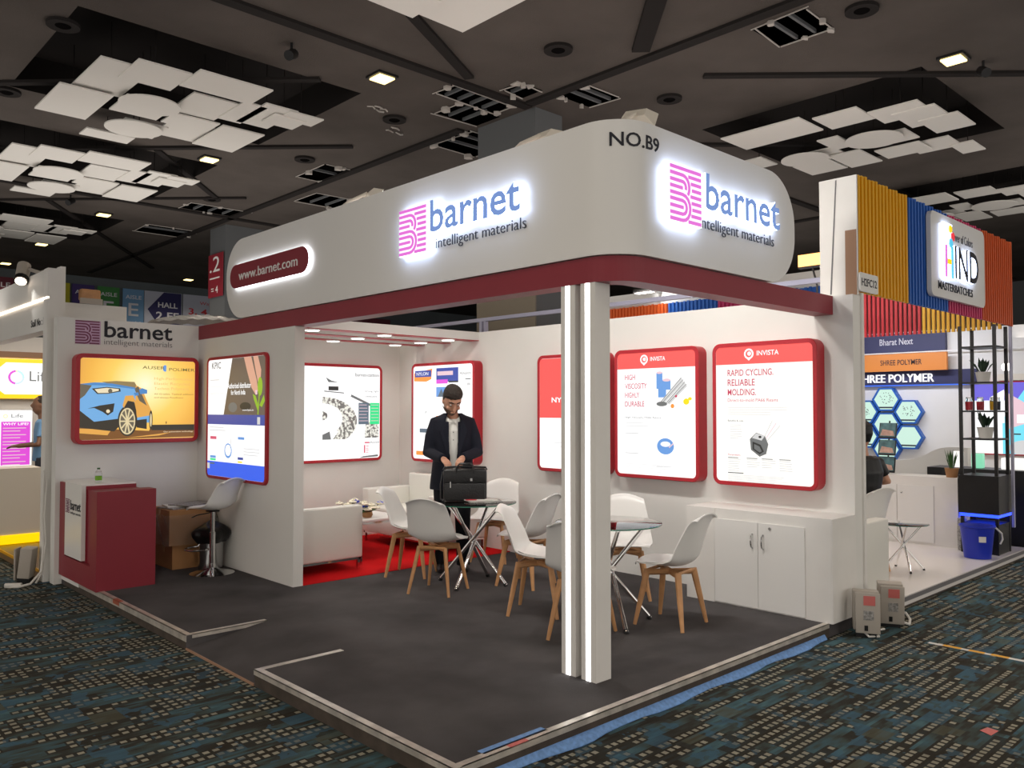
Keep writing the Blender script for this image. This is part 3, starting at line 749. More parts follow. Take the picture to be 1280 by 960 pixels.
# corner posts with light strips
def lit_post(x0, y0, label):
    t = thing('light_post', label, 'post', (x0+.065, y0+.055, 0))
    w, d = .135, .115; e = .03
    build('post_body', MB().box(x0+.006, x0+w, y0, y0+d, 0, 2.35), M['white_paint'], t)
    build('post_fin', MB().box(x0, x0+.006, y0, y0+.042, 0, 2.35), M['white_paint'], t)
    build('post_fin', MB().box(x0, x0+.006, y0+.080, y0+d, 0, 2.35), M['white_paint'], t)
    build('light_strip', MB().box(x0-.001, x0+.005, y0+.044, y0+.078, .001, 2.349), M['led'], t)
lit_post(1.325, .315, 'nearer white corner post with a vertical light strip')
lit_post(1.325, .475, 'farther white corner post with a vertical light strip, left of its twin')

# lounge canopy: three white boards with red undersides and round lamps
def canopy(y, label, xs=(1.85, 2.72, 3.6)):
    t = thing('canopy_board', label, 'canopy board', (2.71, y+.08, 2.4))
    build('board', MB().box(1.42, 4.0, y, y+.16, 2.405, 2.5), M['white_wall'], t)
    build('underside', MB().box(1.42, 4.0, y, y+.16, 2.398, 2.4045), M['maroon_red'], t)
    for x in xs:
        l = build('lamp_ring', MB().lathe([(.075, 2.385), (.085, 2.398)], x, y+.08, 24), M['white_gloss'], t)
        build('lamp_lens', MB().lathe([(.07, 2.3835), (.07, 2.3848)], x, y+.08, 24), M['lamp_white'], l)
        lamp('canopy_lamp', 'SPOT', (x, y+.08, 2.37), (x, y+.08, 0), 7, (1, .93, .85), .06, 130, .6)
canopy(4.42, 'front white canopy board with red underside and round lamps over the lounge')
canopy(4.94, 'middle canopy board over the lounge, behind the front one')
canopy(5.46, 'rearmost canopy board over the lounge next to the back wall')

# floodlights on long arms clamped to the fascia top
def flood(x, y, tx, ty, label, pw=150):
    t = thing('arm_floodlight', label, 'floodlight', (x, y, 3.3))
    d = Vector((tx-x, ty-y, 0)).normalized(); q = Vector((-d.y, d.x, 0)); b0 = Vector((x, y, 3.3))
    build('clamp', MB().tube([b0-d*.03+Vector((0, 0, -.06)), b0-d*.03+Vector((0, 0, .05))], .022, 8), M['cream'], t)
    build('arm', MB().tube([b0-d*.02+Vector((0, 0, .03)), b0+d*.08+q*.02+Vector((0, 0, .12)), b0+d*.24+Vector((0, 0, .21))], .016, 8), M['cream'], t)
    h = b0+d*.29+Vector((0, 0, .185)); up = Vector((0, 0, 1))
    ax = (d*.75-up*.66).normalized(); side = q; upv = ax.cross(side)
    mb = MB(); P = []
    for w, sx, sy in ((-.05, .07, .04), (.02, .13, .075)):
        for a_, b_ in ((-1, -1), (1, -1), (1, 1), (-1, 1)): P.append(h+ax*w+side*sx*a_+upv*sy*b_)
    mb.add(P, [(0, 1, 2, 3), (7, 6, 5, 4), (0, 4, 5, 1), (1, 5, 6, 2), (2, 6, 7, 3), (3, 7, 4, 0)])
    build('lamp_head', mb, M['cream'], t)
    build('lamp_face', MB().add([h+ax*.0215+side*.115*a_+upv*.062*b_ for a_, b_ in ((-1, -1), (1, -1), (1, 1), (-1, 1))]+[h+ax*.0225+side*.115*a_+upv*.062*b_ for a_, b_ in ((-1, -1), (1, -1), (1, 1), (-1, 1))], [(0, 1, 2, 3), (7, 6, 5, 4), (0, 4, 5, 1), (1, 5, 6, 2), (2, 6, 7, 3), (3, 7, 4, 0)]), M['lamp_white'], t)
    o = lamp('flood_lamp', 'AREA', h+ax*.05, h+ax*3, pw, (1, .96, .90), (.28, .17)); o.data.spread = math.radians(150)
FP = 19
flood(1.46, 3.35, 4, 2.6, 'floodlight arm on the fascia top near the web address sign', FP)
flood(1.46, 1.15, 4, 1.0, 'cream floodlight arm on the fascia top above the left glowing logo', FP)
flood(1.62, .33, 4, 1.3, 'floodlight arm at the rounded fascia corner', FP)
def light_box(label, fr, w, h, depth, border=.035, r=.075, panel='L_white', glow=0):
    """red rounded frame standing proud of the wall with a backlit print inside; fr lies in the wall"""
    t = thing('light_box', label, 'light box', fr(w/2, 0, 0))
    out = rrect(w, h, r, 6); inn = rrect(w-2*border, h-2*border, max(r-border, .02), 6, border, border); n = len(out)
    mb = MB()
    vs = [fr(u, v, 0) for u, v in out]+[fr(u, v, depth-.006) for u, v in out]
    ou2 = rrect(w-.012, h-.012, r-.006, 6, .006, .006)
    vs += [fr(u, v, depth) for u, v in ou2]+[fr(u, v, depth) for u, v in inn]+[fr(u, v, depth-.012) for u, v in inn]
    mb.add(vs, [(k*n+i, k*n+(i+1) % n, (k+1)*n+(i+1) % n, (k+1)*n+i) for k in range(4) for i in range(n)]+[tuple(range(n-1, -1, -1))])
    build('frame', mb, M['maroon_red'], t)
    p = build('print_panel', MB().prism(inn, depth-.02, depth-.008, fr), M[panel], t)
    a = Art(Frame(fr(0, 0, 0), fr.U, fr.V), p, depth-.0079)
    return t, a
# ---- right wall, from the far corner to the front
zb, hh = .945, 1.22
t, a = light_box('light box with small product pictures partly hidden behind the standing man', Frame((4, 5.57, zb), NX), 1.22, hh, .13)
a.poly([(.05, 1.10), (.42, 1.15), (.40, 1.02), (.30, .99), (.05, 1.0)], 'L_orange'); a.rect(.07, 1.05, .33, .08, M.setdefault('L_deep', lit('L_deep', c(60, 80, 170), .9)))
a.text('NYLON', .1, 1.07, .24, .04, 'L_white')
a.rect(.50, .98, .42, .17, 'L_deep'); a.rect(.52, 1.06, .3, .05, 'L_pale'); a.rect(.50, .96, .22, .05, 'L_magenta'); a.rect(.74, .97, .18, .02, 'L_dark')
a.rect(.50, .80, .20, .12, 'L_blue'); a.poly([(.53, .80), (.60, .90), (.66, .80)], 'L_slate'); a.rect(.50, .44, .14, .13, 'L_orange'); a.rect(.53, .44, .05, .08, 'L_dark')
a.rect(.17, .36, .28, .05, 'L_slate'); a.line(.28, .60, .31, .63, .01, 'L_mid'); a.rect(.1, .08, .24, .05, 'L_orange'); a.lines(.08, .9, .3, 3, .03, .006, 'L_grey'); a.rect(1.05, 1.0, .1, .012, 'L_mid'); a.rect(1.08, .93, .06, .03, 'L_grey')
a.text('Advance', .95, 1.06, .2, .035, 'L_mid')
a.done()
t, a = light_box('light box with red upper half reading NYLON half hidden by the corner posts', Frame((4, 3.33, zb), NX), .96, hh, .13)
a.rect(.036, .56, .888, .56+.063, 'L_red'); a.text('NYLON 6.6', .21, .72, .52, .055, 'L_white', bold=.02); a.lines(.2, .3, .5, 2, .04, .006, 'L_grey')
a.done()
def red_head(a, w, top):
    a.rect(.036, top-.185, w-.072, .150, 'L_red'); cx = w*.37
    a.ell(cx, top-.10, .045, .045, 'L_white'); a.ell(cx, top-.10, .030, .030, 'L_red'); a.ell(cx+.004, top-.098, .018, .018, 'L_white'); a.poly([(cx-.03, top-.13), (cx+.03, top-.13), (cx, top-.158)], 'L_white')
t, a = light_box('light box headed HIGH VISCOSITY HIGHLY DURABLE with tubes and a blue ring', Frame((4, 2.27, zb), NX), .965, hh, .13)
red_head(a, .965, hh)
a.text('INVISTA', .43, hh-.118, .17, .04, 'L_white', bold=.01)
for i, w_ in enumerate(('HIGH', 'VISCOSITY', 'HIGHLY', 'DURABLE')): a.text(w_, .13, hh-.29-i*.085, (.12, .26, .17, .23)[i], .052, 'L_txtred', bold=.006)
a.text('High Viscosity PA66 Resins', .13, hh-.66, .42, .022, 'L_mid')
a.rect(.50, .84, .07, .15, 'L_blue'); a.ell(.535, .99, .035, .012, 'L_pale'); a.rect(.57, .83, .09, .09, 'L_blue'); a.ell(.615, .92, .045, .014, 'L_pale'); a.rect(.52, .76, .09, .09, 'L_blue')
for i in range(4): a.line(.53+i*.035, .69+(i % 2)*.01, .78+i*.018, .93-i*.02, .025, 'L_grey'); a.line(.53+i*.035, .70+(i % 2)*.01, .78+i*.018, .94-i*.02, .005, 'L_mid')
a.ell(.56, .70, .06, .022, 'L_mid'); a.ell(.72, .77, .012, .012, 'L_txtred'); a.ell(.68, .68, .02, .02, 'L_orange'); a.ell(.83, .72, .032, .028, 'L_yellow'); a.ell(.87, .745, .02, .015, 'L_yellow')
a.ell(.60, .31, .095, .075, 'L_blue', 28); a.ell(.60, .33, .055, .024, 'L_white', 24); a.line(.64, .30, .69, .34, .012, 'L_pale')
a.lines(.13, .52, .3, 2, .03, .005, 'L_grey'); a.rect(.13, .42, .16, .008, 'L_grey'); a.rect(.13, .23, .16, .008, 'L_grey'); a.lines(.13, .13, .6, 5, .016, .004, 'L_grey', 4); a.lines(.5, .12, .25, 1, .03, .006, 'L_grey')
a.done()
t, a = light_box('light box headed RAPID CYCLING. RELIABLE MOLDING. with a grey connector, nearest the right end', Frame((4, 1.165, zb), NX), .96, hh, .13, panel='L_cream')
red_head(a, .96, hh)
a.text('INVISTA', .43, hh-.118, .2, .042, 'L_white', bold=.01)
for i, w_ in enumerate(('RAPID CYCLING.', 'RELIABLE', 'MOLDING.')): a.text(w_, .15, hh-.285-i*.083, (.43, .26, .27)[i], .056, 'L_txtred', bold=.01)
a.text('Direct-to-mold PA66 Resins', .15, hh-.505, .47, .028, 'L_txtred')
a.lines(.15, .665, .56, 4, .02, .005, 'L_grey', 2); a.text('Benefits & uses', .15, .545, .15, .018, 'L_mid'); a.lines(.17, .515, .12, 7, .019, .005, 'L_grey', 5)
# the connector: body, top face, socket and wires
a.poly([(.36, .40), (.42, .455), (.50, .43), (.53, .36), (.51, .28), (.45, .255), (.37, .31)], 'L_mid'); a.poly([(.38, .41), (.42, .45), (.50, .43), (.47, .39)], 'L_grey'); a.poly([(.385, .38), (.46, .355), (.49, .30), (.45, .275), (.385, .315)], 'L_dark'); a.poly([(.40, .36), (.45, .34), (.47, .30), (.45, .29), (.40, .32)], 'L_mid'); a.ell(.455, .42, .014, .010, 'L_dark')
for i in range(3): a.line(.50+i*.01, .43-i*.02, .57+i*.035, .56-i*.02, .006, ('L_grey', 'L_pale', 'L_grey')[i])
a.text('Parameters', .15, .255, .12, .016, 'L_txtred')
for k, (x, n_) in enumerate(((.15, 6), (.33, 4), (.47, 4), (.63, 5))): a.lines(x, .222, .13, n_, .019, .005, 'L_grey', k); a.rect(x, .235, .1, .006, 'L_mid')
a.rect(.15, .105, .15, .008, 'L_mid'); a.lines(.15, .09, .62, 5, .013, .004, 'L_grey', 9)
a.done()
# ---- pillar screen
fr = Frame((1.32, 5.71, .875), NX); w, h = 1.355, 1.265
t, a = light_box('tall light box on the pillar wall with seedling photo and deep blue foot', fr, w, h, .03, border=.03, r=.07)
IW = w-.06
M['L_soil'] = lit('L_soil', c(112, 98, 88), .8); M['L_skin'] = lit('L_skin', c(225, 170, 145), .9); M['L_leaf'] = lit('L_leaf', c(150, 190, 40), .9); M['L_royal'] = lit('L_royal', c(60, 100, 235), 1.0); M['L_indigo'] = lit('L_indigo', c(70, 84, 165), .9)
a.poly([(.41, .665), (w-.031, .665), (w-.031, h-.031), (.60, h-.031)], 'L_soil'); a.ell(.62, .74, .10, .05, 'L_mid'); a.ell(.9, .75, .12, .04, 'L_dark')
a.poly([(.86, h-.031), (1.02, h-.031), (1.14, 1.0), (1.17, .90), (1.12, .86), (1.03, .93), (.93, 1.10)], 'L_skin'); a.poly([(1.06, h-.031), (1.16, h-.031), (1.23, 1.10), (1.22, 1.0), (1.17, .97), (1.12, 1.08)], 'L_skin'); a.poly([(1.11, .905), (1.15, .905), (1.155, .865), (1.12, .86)], 'L_pale')
a.line(1.17, .67, 1.20, .90, .02, 'L_leaf'); a.ell(1.21, .94, .05, .09, 'L_leaf'); a.poly([(1.17, .70), (1.08, .82), (1.06, .87), (1.12, .85), (1.18, .76)], 'L_leaf'); a.poly([(1.20, .76), (1.29, .86), (1.31, .80), (1.25, .74)], 'L_leaf')
a.text('Authorised distributor', .50, .93, .52, .055, 'L_white', bold=.01); a.text('for North India', .58, .865, .32, .05, 'L_white', bold=.01); a.text('www.kpvc.in', .84, .70, .24, .022, 'L_white')
a.text('KPIC', .12, 1.14, .22, .07, 'L_mid', bold=.01); a.lines(.08, 1.02, .3, 1, .03, .01, 'L_grey'); a.text('Responsive', .08, .94, .32, .028, 'L_grey'); a.text('Engineering Aids', .06, .87, .36, .028, 'L_grey')
a.rect(.031, .565, IW-.002, .10, 'L_indigo'); a.rect(1.16, .575, .06, .07, 'L_grey'); a.rect(.031, .031, IW-.002, .15, 'L_royal'); a.rect(.031, .10, .06, .06, 'L_grey')
a.rect(.1, .41, .15, .03, M.setdefault('L_rose', lit('L_rose', c(215, 95, 120), 1))); a.rect(.75, .42, .14, .025, 'L_blue'); a.rect(.1, .215, .14, .025, 'L_blue'); a.rect(.1, .16+.03, .14, .02, 'L_green'); a.rect(.1, .15, .11, .016, 'L_slate'); a.rect(.75, .22, .12, .025, 'L_indigo'); a.rect(.75, .18+.01, .1, .015, 'L_yellow')
a.ell(.53, .30, .085, .075, 'L_blue', 26); a.ell(.53, .305, .068, .058, 'L_white', 26); a.line(.58, .33, .60, .43, .012, 'L_grey')
a.lines(.08, .53, .45, 2, .03, .008, 'L_grey', 3); a.lines(.88, .33, .36, 3, .03, .007, 'L_grey', 6)
a.done()
# ---- wide lounge box
fr = Frame((1.85, 6.0, .945), NY); w, h = 1.845, 1.205
t, a = light_box('wide light box with black and white granule curves and a green note behind the lounge', fr, w, h, .05)
M['L_grain'] = None
def grain():
    m = bpy.data.materials.new('L_grain'); m.use_nodes = True; nt = m.node_tree; b = nt.nodes['Principled BSDF']; b.inputs['Base Color'].default_value = (.2, .2, .2, 1)
    tc = nt.nodes.new('ShaderNodeTexCoord'); v = nt.nodes.new('ShaderNodeTexNoise'); v.inputs['Scale'].default_value = 34; v.inputs['Detail'].default_value = 1.5
    r = nt.nodes.new('ShaderNodeValToRGB'); r.color_ramp.elements[0].position = .42; r.color_ramp.elements[0].color = c(45, 45, 42); r.color_ramp.elements[1].position = .56; r.color_ramp.elements[1].color = c(235, 235, 225)
    nt.links.new(tc.outputs['Object'], v.inputs['Vector']); nt.links.new(v.outputs[0], r.inputs[0]); nt.links.new(r.outputs[0], b.inputs['Emission Color']); b.inputs['Emission Strength'].default_value = .9
    return m
M['L_grain'] = grain()
cx, cy = 1.0, .64
def ring(r0, r1, a0, a1, ink, n=20, sx=1.0):
    P = [(cx+sx*r1*math.cos(math.radians(a0+(a1-a0)*k/n)), cy+r1*math.sin(math.radians(a0+(a1-a0)*k/n))) for k in range(n+1)]
    Q = [(cx+sx*r0*math.cos(math.radians(a0+(a1-a0)*k/n)), cy+r0*math.sin(math.radians(a0+(a1-a0)*k/n))) for k in range(n, -1, -1)]
    for i in range(n): a.poly([P[i], P[i+1], Q[n-i-1], Q[n-i]], ink, lay=2)
def band(ox, oy, rx, ry, ix, iy, sx, sy, a0, a1, n=22):
    pt = lambda x, y, p, q, d: (x+p*math.cos(math.radians(d)), y+q*math.sin(math.radians(d)))
    for k in range(n):
        d0 = a0+(a1-a0)*k/n; d1 = a0+(a1-a0)*(k+1)/n
        a.poly([pt(ox, oy, rx, ry, d0), pt(ox, oy, rx, ry, d1), pt(ix, iy, sx, sy, d1), pt(ix, iy, sx, sy, d0)], 'L_grain', lay=3)
band(.98, .50, .49, .30, .98, .53, .28, .19, -46, 90); a.poly([(.98+.07*math.cos(math.radians(d)), .57+.055*math.sin(math.radians(d))) for d in range(-90, 91, 15)], 'L_grain', lay=3)
a.poly([(.98, .34), (1.08, .38), (1.10, .28), (.98, .28)], 'L_mid'); a.poly([(1.12, .28), (1.32, .28), (1.36, .33), (1.2, .37)], 'L_grain', lay=4)
a.poly([(1.58, .29), (1.79, .29), (1.79, .48), (1.60, .50)], 'L_grain'); a.poly([(1.02, 1.04), (1.10, 1.0), (1.2, .98), (1.06, .98)], 'L_mid'); a.rect(1.06, .88, .14, .05, 'L_dark'); a.line(1.0, .87, 1.28, .85, .012, 'L_mid'); a.line(1.38, .82, 1.72, .68, .03, 'L_mid')
a.rect(1.49, .46, .15, .27, 'L_slate'); a.rect(1.66, .46, .14, .27, 'L_green')
for i in range(6): a.rect(1.50, .70-i*.04, .11+(i % 3)*.01, .007, 'L_pale'); a.rect(1.675, .70-i*.04, .11, .006, 'L_pale')
a.text('barnet-carbon', 1.44, 1.06, .35, .045, 'L_dark'); a.text('strong, light', 1.58, .86, .21, .03, 'L_mid'); a.text('conductive', 1.58, .80, .18, .026, 'L_mid'); a.lines(1.5, 1.04, .28, 1, .02, .005, 'L_grey')
a.rect(1.58, .22, .07, .018, 'L_rose'); a.text('APPLICATIONS', 1.65, .22, .15, .018, 'L_dark', bold=.01); a.rect(1.57, .10, .02, .10, 'L_rose')
for i in range(4): a.rect(1.60, .18-i*.025, .04, .008, 'L_rose')
a.lines(1.02, .22, .18, 6, .02, .004, 'L_grey', 8); a.lines(1.28, .22, .2, 5, .02, .004, 'L_grey', 8); a.poly([(1.5, .04), (1.56, .06), (1.78, .075), (1.78, .05)], 'L_mid'); a.ell(.72, .55, .16, .18, M.setdefault('L_fog', lit('L_fog', c(238, 242, 242), 1.2)))
a.done()
# ---- the car picture over the counter
fr = Frame((.06, 6.0, 1.25), NY); w, h = 1.215, .895
M['L_sunset'] = None
t, a = light_box('wide light box with a blue car at sunset above the counter', fr, w, h, .13, border=.042, r=.07, panel='L_cream')
M['sun_print'] = gradient_mat('sun_print', 2, [(0, c(225, 135, 30)), (.3, c(250, 175, 45)), (.65, c(255, 215, 120)), (1, c(248, 190, 90))], .98, -.45, .45)
I = .0425
a.rect(I, I, w-2*I, h-2*I, 'L_orange')
# sky panel: radial sunset glow, then the car in flat shapes
def glow():
    m = bpy.data.materials.new('sunset_print'); m.use_nodes = True; nt = m.node_tree; b = nt.nodes['Principled BSDF']; b.inputs['Base Color'].default_value = (.2, .15, .1, 1)
    tc = nt.nodes.new('ShaderNodeTexCoord'); mp = nt.nodes.new('ShaderNodeVectorMath'); mp.operation = 'DISTANCE'; mp.inputs[1].default_value = (.72, 5.88, 1.85)
    r = nt.nodes.new('ShaderNodeValToRGB'); e = r.color_ramp.elements; e[0].position = 0; e[0].color = c(255, 250, 215); e[1].position = .75; e[1].color = c(214, 150, 66)
    for p, q in ((.16, c(255, 240, 165)), (.34, c(254, 208, 92)), (.55, c(240, 178, 62))): k = e.new(p); k.color = q
    geo = nt.nodes.new('ShaderNodeNewGeometry'); nt.links.new(geo.outputs['Position'], mp.inputs[0]); nt.links.new(mp.outputs['Value'], r.inputs[0]); nt.links.new(r.outputs[0], b.inputs['Emission Color']); b.inputs['Emission Strength'].default_value = .98
    return m
M['sunset_print'] = glow()
for n_, q_ in dict(K_blue=(118, 176, 228), K_blue2=(84, 140, 200), K_dark=(58, 52, 42), K_road=(128, 84, 40), K_gold=(232, 170, 80), K_glass=(150, 130, 88), K_rim=(228, 210, 165), K_grey=(108, 100, 84), K_txt=(120, 110, 60), K_pale=(240, 225, 190), K_faint=(226, 196, 120)).items(): M[n_] = lit(n_, c(*q_), .95)
P = lambda x, y: (I+(x-95)/897*(w-2*I), I+(915-y)/655*(h-2*I))       # picture proportions measured off the print
def pp(pts, ink): a.poly([P(x, y) for x, y in pts], ink)
pp([(95, 915), (992, 915), (992, 260), (95, 260)], 'sunset_print')
pp([(95, 915), (992, 905), (992, 800), (640, 800), (620, 850), (95, 815)], 'K_road'); pp([(640, 800), (992, 800), (992, 850), (640, 845)], 'K_dark'); pp([(95, 822), (330, 835), (300, 880), (95, 860)], 'K_gold'); pp([(430, 905), (800, 865), (700, 890)], 'K_gold')
pp([(95, 470), (200, 455), (300, 455), (470, 470), (520, 500), (560, 560), (600, 640), (632, 700), (620, 780), (520, 790), (390, 800), (200, 770), (95, 690)], 'K_blue')
pp([(250, 450), (360, 440), (500, 445), (520, 480), (500, 500), (330, 470)], 'K_glass'); pp([(510, 470), (560, 500), (600, 600), (640, 690), (635, 720), (520, 740), (510, 600)], 'K_gold'); pp([(500, 500), (530, 480), (600, 640), (540, 600)], 'K_grey')
pp([(95, 470), (180, 480), (130, 560), (95, 590)], 'K_grey'); pp([(95, 470), (190, 456), (330, 462), (500, 490), (510, 505), (300, 480), (180, 478)], 'K_blue2')
pp([(180, 505), (290, 490), (390, 500), (395, 525), (300, 545), (220, 548)], 'K_dark'); pp([(200, 510), (290, 497), (380, 505), (380, 520), (300, 538), (225, 540)], 'K_pale'); a.ell(*P(316, 522), .02, .022, 'K_grey')
pp([(150, 665), (240, 640), (350, 622), (340, 690), (300, 720), (260, 690), (200, 660)], 'K_dark'); a.ell(*P(302, 686), .018, .018, 'K_pale')
pp([(95, 680), (200, 770), (395, 745), (395, 800), (350, 850), (95, 815)], 'K_dark'); pp([(395, 745), (430, 600), (480, 580), (515, 640), (520, 740)], 'K_dark')
a.ell(*P(450, 765), .095, .155, 'K_dark', 26); a.ell(*P(448, 768), .078, .135, 'K_rim', 26); a.ell(*P(448, 768), .066, .120, 'K_grey', 26)
for k in range(10):
    an = 2*PI*k/10; u0, v0 = P(448, 768); a.line(u0, v0, u0+.068*math.cos(an), v0+.122*math.sin(an), .014, 'K_rim')
a.ell(*P(448, 768), .014, .02, 'K_rim'); pp([(520, 760), (600, 750), (600, 835), (520, 820)], 'K_dark'); a.ell(*P(632, 760), .018, .10, 'K_dark', 18); a.ell(*P(632, 760), .010, .07, 'K_rim', 18)
pp([(535, 510), (560, 495), (600, 510), (600, 540), (545, 545)], 'K_blue2'); pp([(495, 535), (530, 530), (535, 555), (505, 560)], 'K_blue2'); pp([(410, 640), (430, 560), (490, 555), (525, 640), (520, 700), (500, 610), (450, 600), (420, 660)], 'K_gold')
u, v = P(560, 335); a.text('AUSER', u, v, .225, .032, 'K_txt', bold=.005); u, v = P(775, 345); a.text('POLIMERI', u, v, .28, .032, 'K_txt', bold=.005)
u, v = P(742, 325); a.ell(u, v, .025, .034, 'L_blue', 16, 60, 300)
for i, s_ in enumerate(('High-Performance', 'Elastic Recycled', 'Techno Polymers')): u, v = P(655, 430+i*42); a.text(s_, u, v, (.40, .37, .36)[i], .036, 'K_faint')
u, v = P(655, 550); a.text('All Grades, Tested without', u, v, .41, .018, 'K_txt'); u, v = P(655, 580); a.text('and always Readiness', u, v, .30, .018, 'K_txt')
u, v = P(735, 868); a.text('Our automotive technology', u, v, .31, .017, 'K_pale', bold=.01); a.ell(*P(756, 782), .005, .014, 'K_dark')
a.done()
# ---- painted logo on the wall above it
lg = thing('wall_logo', 'dark painted logo with striped plum emblem on the wall above the car picture', 'logo', (.56, 5.99, 2.24))
fr = Frame((.085, 5.999, 2.245), NY)
build('emblem_ground', MB().prism([(0, 0), (.235, 0), (.235, .235), (0, .235)], 0, .001, fr), M['lilac'], lg)
emblem(fr, 0, .003, .232, M['plum'], lg, .001, .0025)
text(fr, 'barnet', .27, .078, .68, .165, M['ink'], lg, depth=.004, bold=.012, name='letters'); text(fr, 'intelligent materials', .27, -.012, .68, .075, M['grey_ink'], lg, depth=.002, bold=-.012, name='tagline')
# ------------------------------------------------------------------ storage cabinets along the right wall
cab = thing('storage_cabinet', 'low white cabinet with two handled doors under the right wall light boxes', 'cabinet', (3.8, .6, 0))
build('carcass', MB().box(3.602, 3.999, -.025, 1.25, 0, .775), M['white_paint'], cab)
build('side_lining', MB().box(3.602, 3.999, -.034, -.026, .002, .775), M['white_paint'], cab)
for i, (ya, yb) in enumerate(((.577, .972), (.182, .573))):
    d = build('door', MB().box(3.590, 3.601, ya, yb, .012, .692), M['white_gloss'], cab)
    yh = ya+.045 if i == 0 else yb-.045
    build('handle', MB().tube([(3.590, yh, .60), (3.568, yh, .585), (3.562, yh, .555), (3.562, yh, .53), (3.568, yh, .50), (3.590, yh, .485)], .006, 8), M['steel'], d)
    if i: build('lock', MB().tube([(3.591, .47, .655), (3.583, .47, .655)], .011, 10), M['steel'], d)
build('filler_panel', MB().box(3.593, 3.601, .976, 1.25, .0, .775), M['white_paint'], cab)

# ------------------------------------------------------------------ shell chair
def shell_fn(hw, prof):
    def fn(u, v):
        s = u*2-1; k = v*(len(prof)-1); i = min(int(k), len(prof)-2); t = k-i
        # smooth interpolation of the side profile (forward, up, halfwidth, curl)
        p0, p1, p2, p3 = prof[max(i-1, 0)], prof[i], prof[i+1], prof[min(i+2, len(prof)-1)]
        q = [.5*((2*p1[j])+(-p0[j]+p2[j])*t+(2*p0[j]-5*p1[j]+4*p2[j]-p3[j])*t*t+(-p0[j]+3*p1[j]-3*p2[j]+p3[j])*t**3) for j in range(5)]
        f_, z, w, cz, cf = q
        return (f_+cf*s*s, -w*s*hw, z+cz*s*s)
    return fn
#         fwd    up    width  curl z  curl fwd
PROF = [(.235, .455, .185, -.012, -.05), (.20, .462, .205, -.002, -.03), (.12, .448, .222, .014, 0), (.03, .438, .232, .030, 0), (-.06, .437, .236, .045, 0), (-.135, .452, .234, .055, .015), (-.185, .495, .230, .045, .045), (-.213, .56, .224, .02, .06), (-.235, .64, .214, .0, .055), (-.258, .72, .200, -.010, .045), (-.280, .79, .188, -.022, .035), (-.300, .825, .178, -.035, .025), (-.315, .835, .165, -.045, .015)]
def make_chair():
    t = thing('shell_chair', 'x', 'chair', (0, 0, 0), 0, 'white shell chairs round the two glass tables')
    build('seat_shell', MB().surf(shell_fn(1, PROF), 14, 36, .009), M['white_gloss'], t, local=True)
    build('seat_pad', MB().surf(lambda u, v: (lambda p: (p[0], p[1], p[2]+.022*max(0, (1-abs(2*u-1)**4))*max(0, 1-abs(2*v-1)**4)+.004))(shell_fn(.84, PROF[:6])(u, .06+v*.9)), 10, 12, .004), M['white_gloss'], t, local=True)
    fr_ = MB()
    for a in (45, 135): d = Vector((math.cos(math.radians(a)), math.sin(math.radians(a)), 0)); fr_.tube([d*.185+Vector((0, 0, .385)), -d*.185+Vector((0, 0, .385))], .019, 6, ry=.026)
    fr_.tube([(.13, -.13, .40), (.13, .13, .40)], .012, 6); fr_.tube([(-.13, -.13, .40), (-.13, .13, .40)], .012, 6)
    build('leg_frame', fr_, M['wood'], t, local=True)
    for a in (1, -1):
        for b in (1, -1):
            build('leg', MB().tube([(a*.125, b*.125, .405), (a*.16, b*.16, .2), (a*.195, b*.195, 0.001)], [.026, .022, .014], 8, ry=[.018, .017, .013]), M['wood'], t, local=True)
    return t
ch0 = make_chair()
chairs = [((2.17, 2.86), 25, 'shell chair seen from behind at the left glass table, its grey-shaded back to the camera'),
          ((2.44, 3.62), -55, 'shell chair left of the man, partly hidden behind the chair seen from behind'),
          ((3.52, 3.62), 207, 'pale shell chair against the right wall behind the left glass table'),
          ((2.92, 2.53), 104, 'shell chair turned to the left glass table, beside the corner posts'),
          ((2.28, 1.74), -58, 'white shell chair facing right between the two tables, fully in view'),
          ((2.03, 1.05), 27, 'shell chair half hidden behind the left corner post at the right glass table'),
          ((3.22, 1.62), 222, 'shell chair behind the right glass table against the wall'),
          ((2.76, .82), 98, 'white shell chair right of the posts, nearest the cabinet doors')]
for i, (p, a, l) in enumerate(chairs):
    if i == 0: ch0.location = (p[0], p[1], 0); ch0.rotation_euler = (0, 0, math.radians(a)); ch0['label'] = l
    else: dup_at(ch0, (p[0], p[1], 0), math.radians(a), l)
# black bag behind the last chair

# ------------------------------------------------------------------ glass tables with crossed chrome legs
def make_table():
    t = thing('glass_table', 'x', 'table', (0, 0, 0), 0, 'round glass tables with crossed chrome legs')
    g = build('glass_top', MB().lathe([(.392, .737), (.40, .739), (.40, .745), (.392, .747)], 0, 0, 48), M['glass'], t, local=True)
    build('glass_rim', MB().lathe([(.3995, .738), (.4015, .7395), (.4015, .7445), (.3995, .746)], 0, 0, 48, caps=False), M['glass_edge'], g, local=True)
    for k in range(4):
        a = math.radians(90*k+20); o = Vector((math.cos(a+PI/2), math.sin(a+PI/2), 0))*.022
        f0 = Vector((math.cos(a)*.335, math.sin(a)*.335, .012)); t1 = Vector((-math.cos(a)*.29, -math.sin(a)*.29, .725))
        l = build('leg', MB().tube([f0+o, t1+o], .0165, 12), M['chrome'], t, local=True)
        build('suction_pad', MB().tube([t1+o, t1+o+Vector((0, 0, .0115))], .022, 12), M['chrome'], l, local=True)
        build('foot_cap', MB().tube([f0+o-Vector((0, 0, .011)), f0+o+(t1-f0)*.02], .019, 10), M['black'], l, local=True)
    build('hub', MB().lathe([(.03, .335), (.034, .345), (.034, .385), (.03, .395)], 0, 0, 20), M['chrome'], t, local=True)
    return t
T1 = (2.60, 2.90); T2 = (2.45, 1.16)
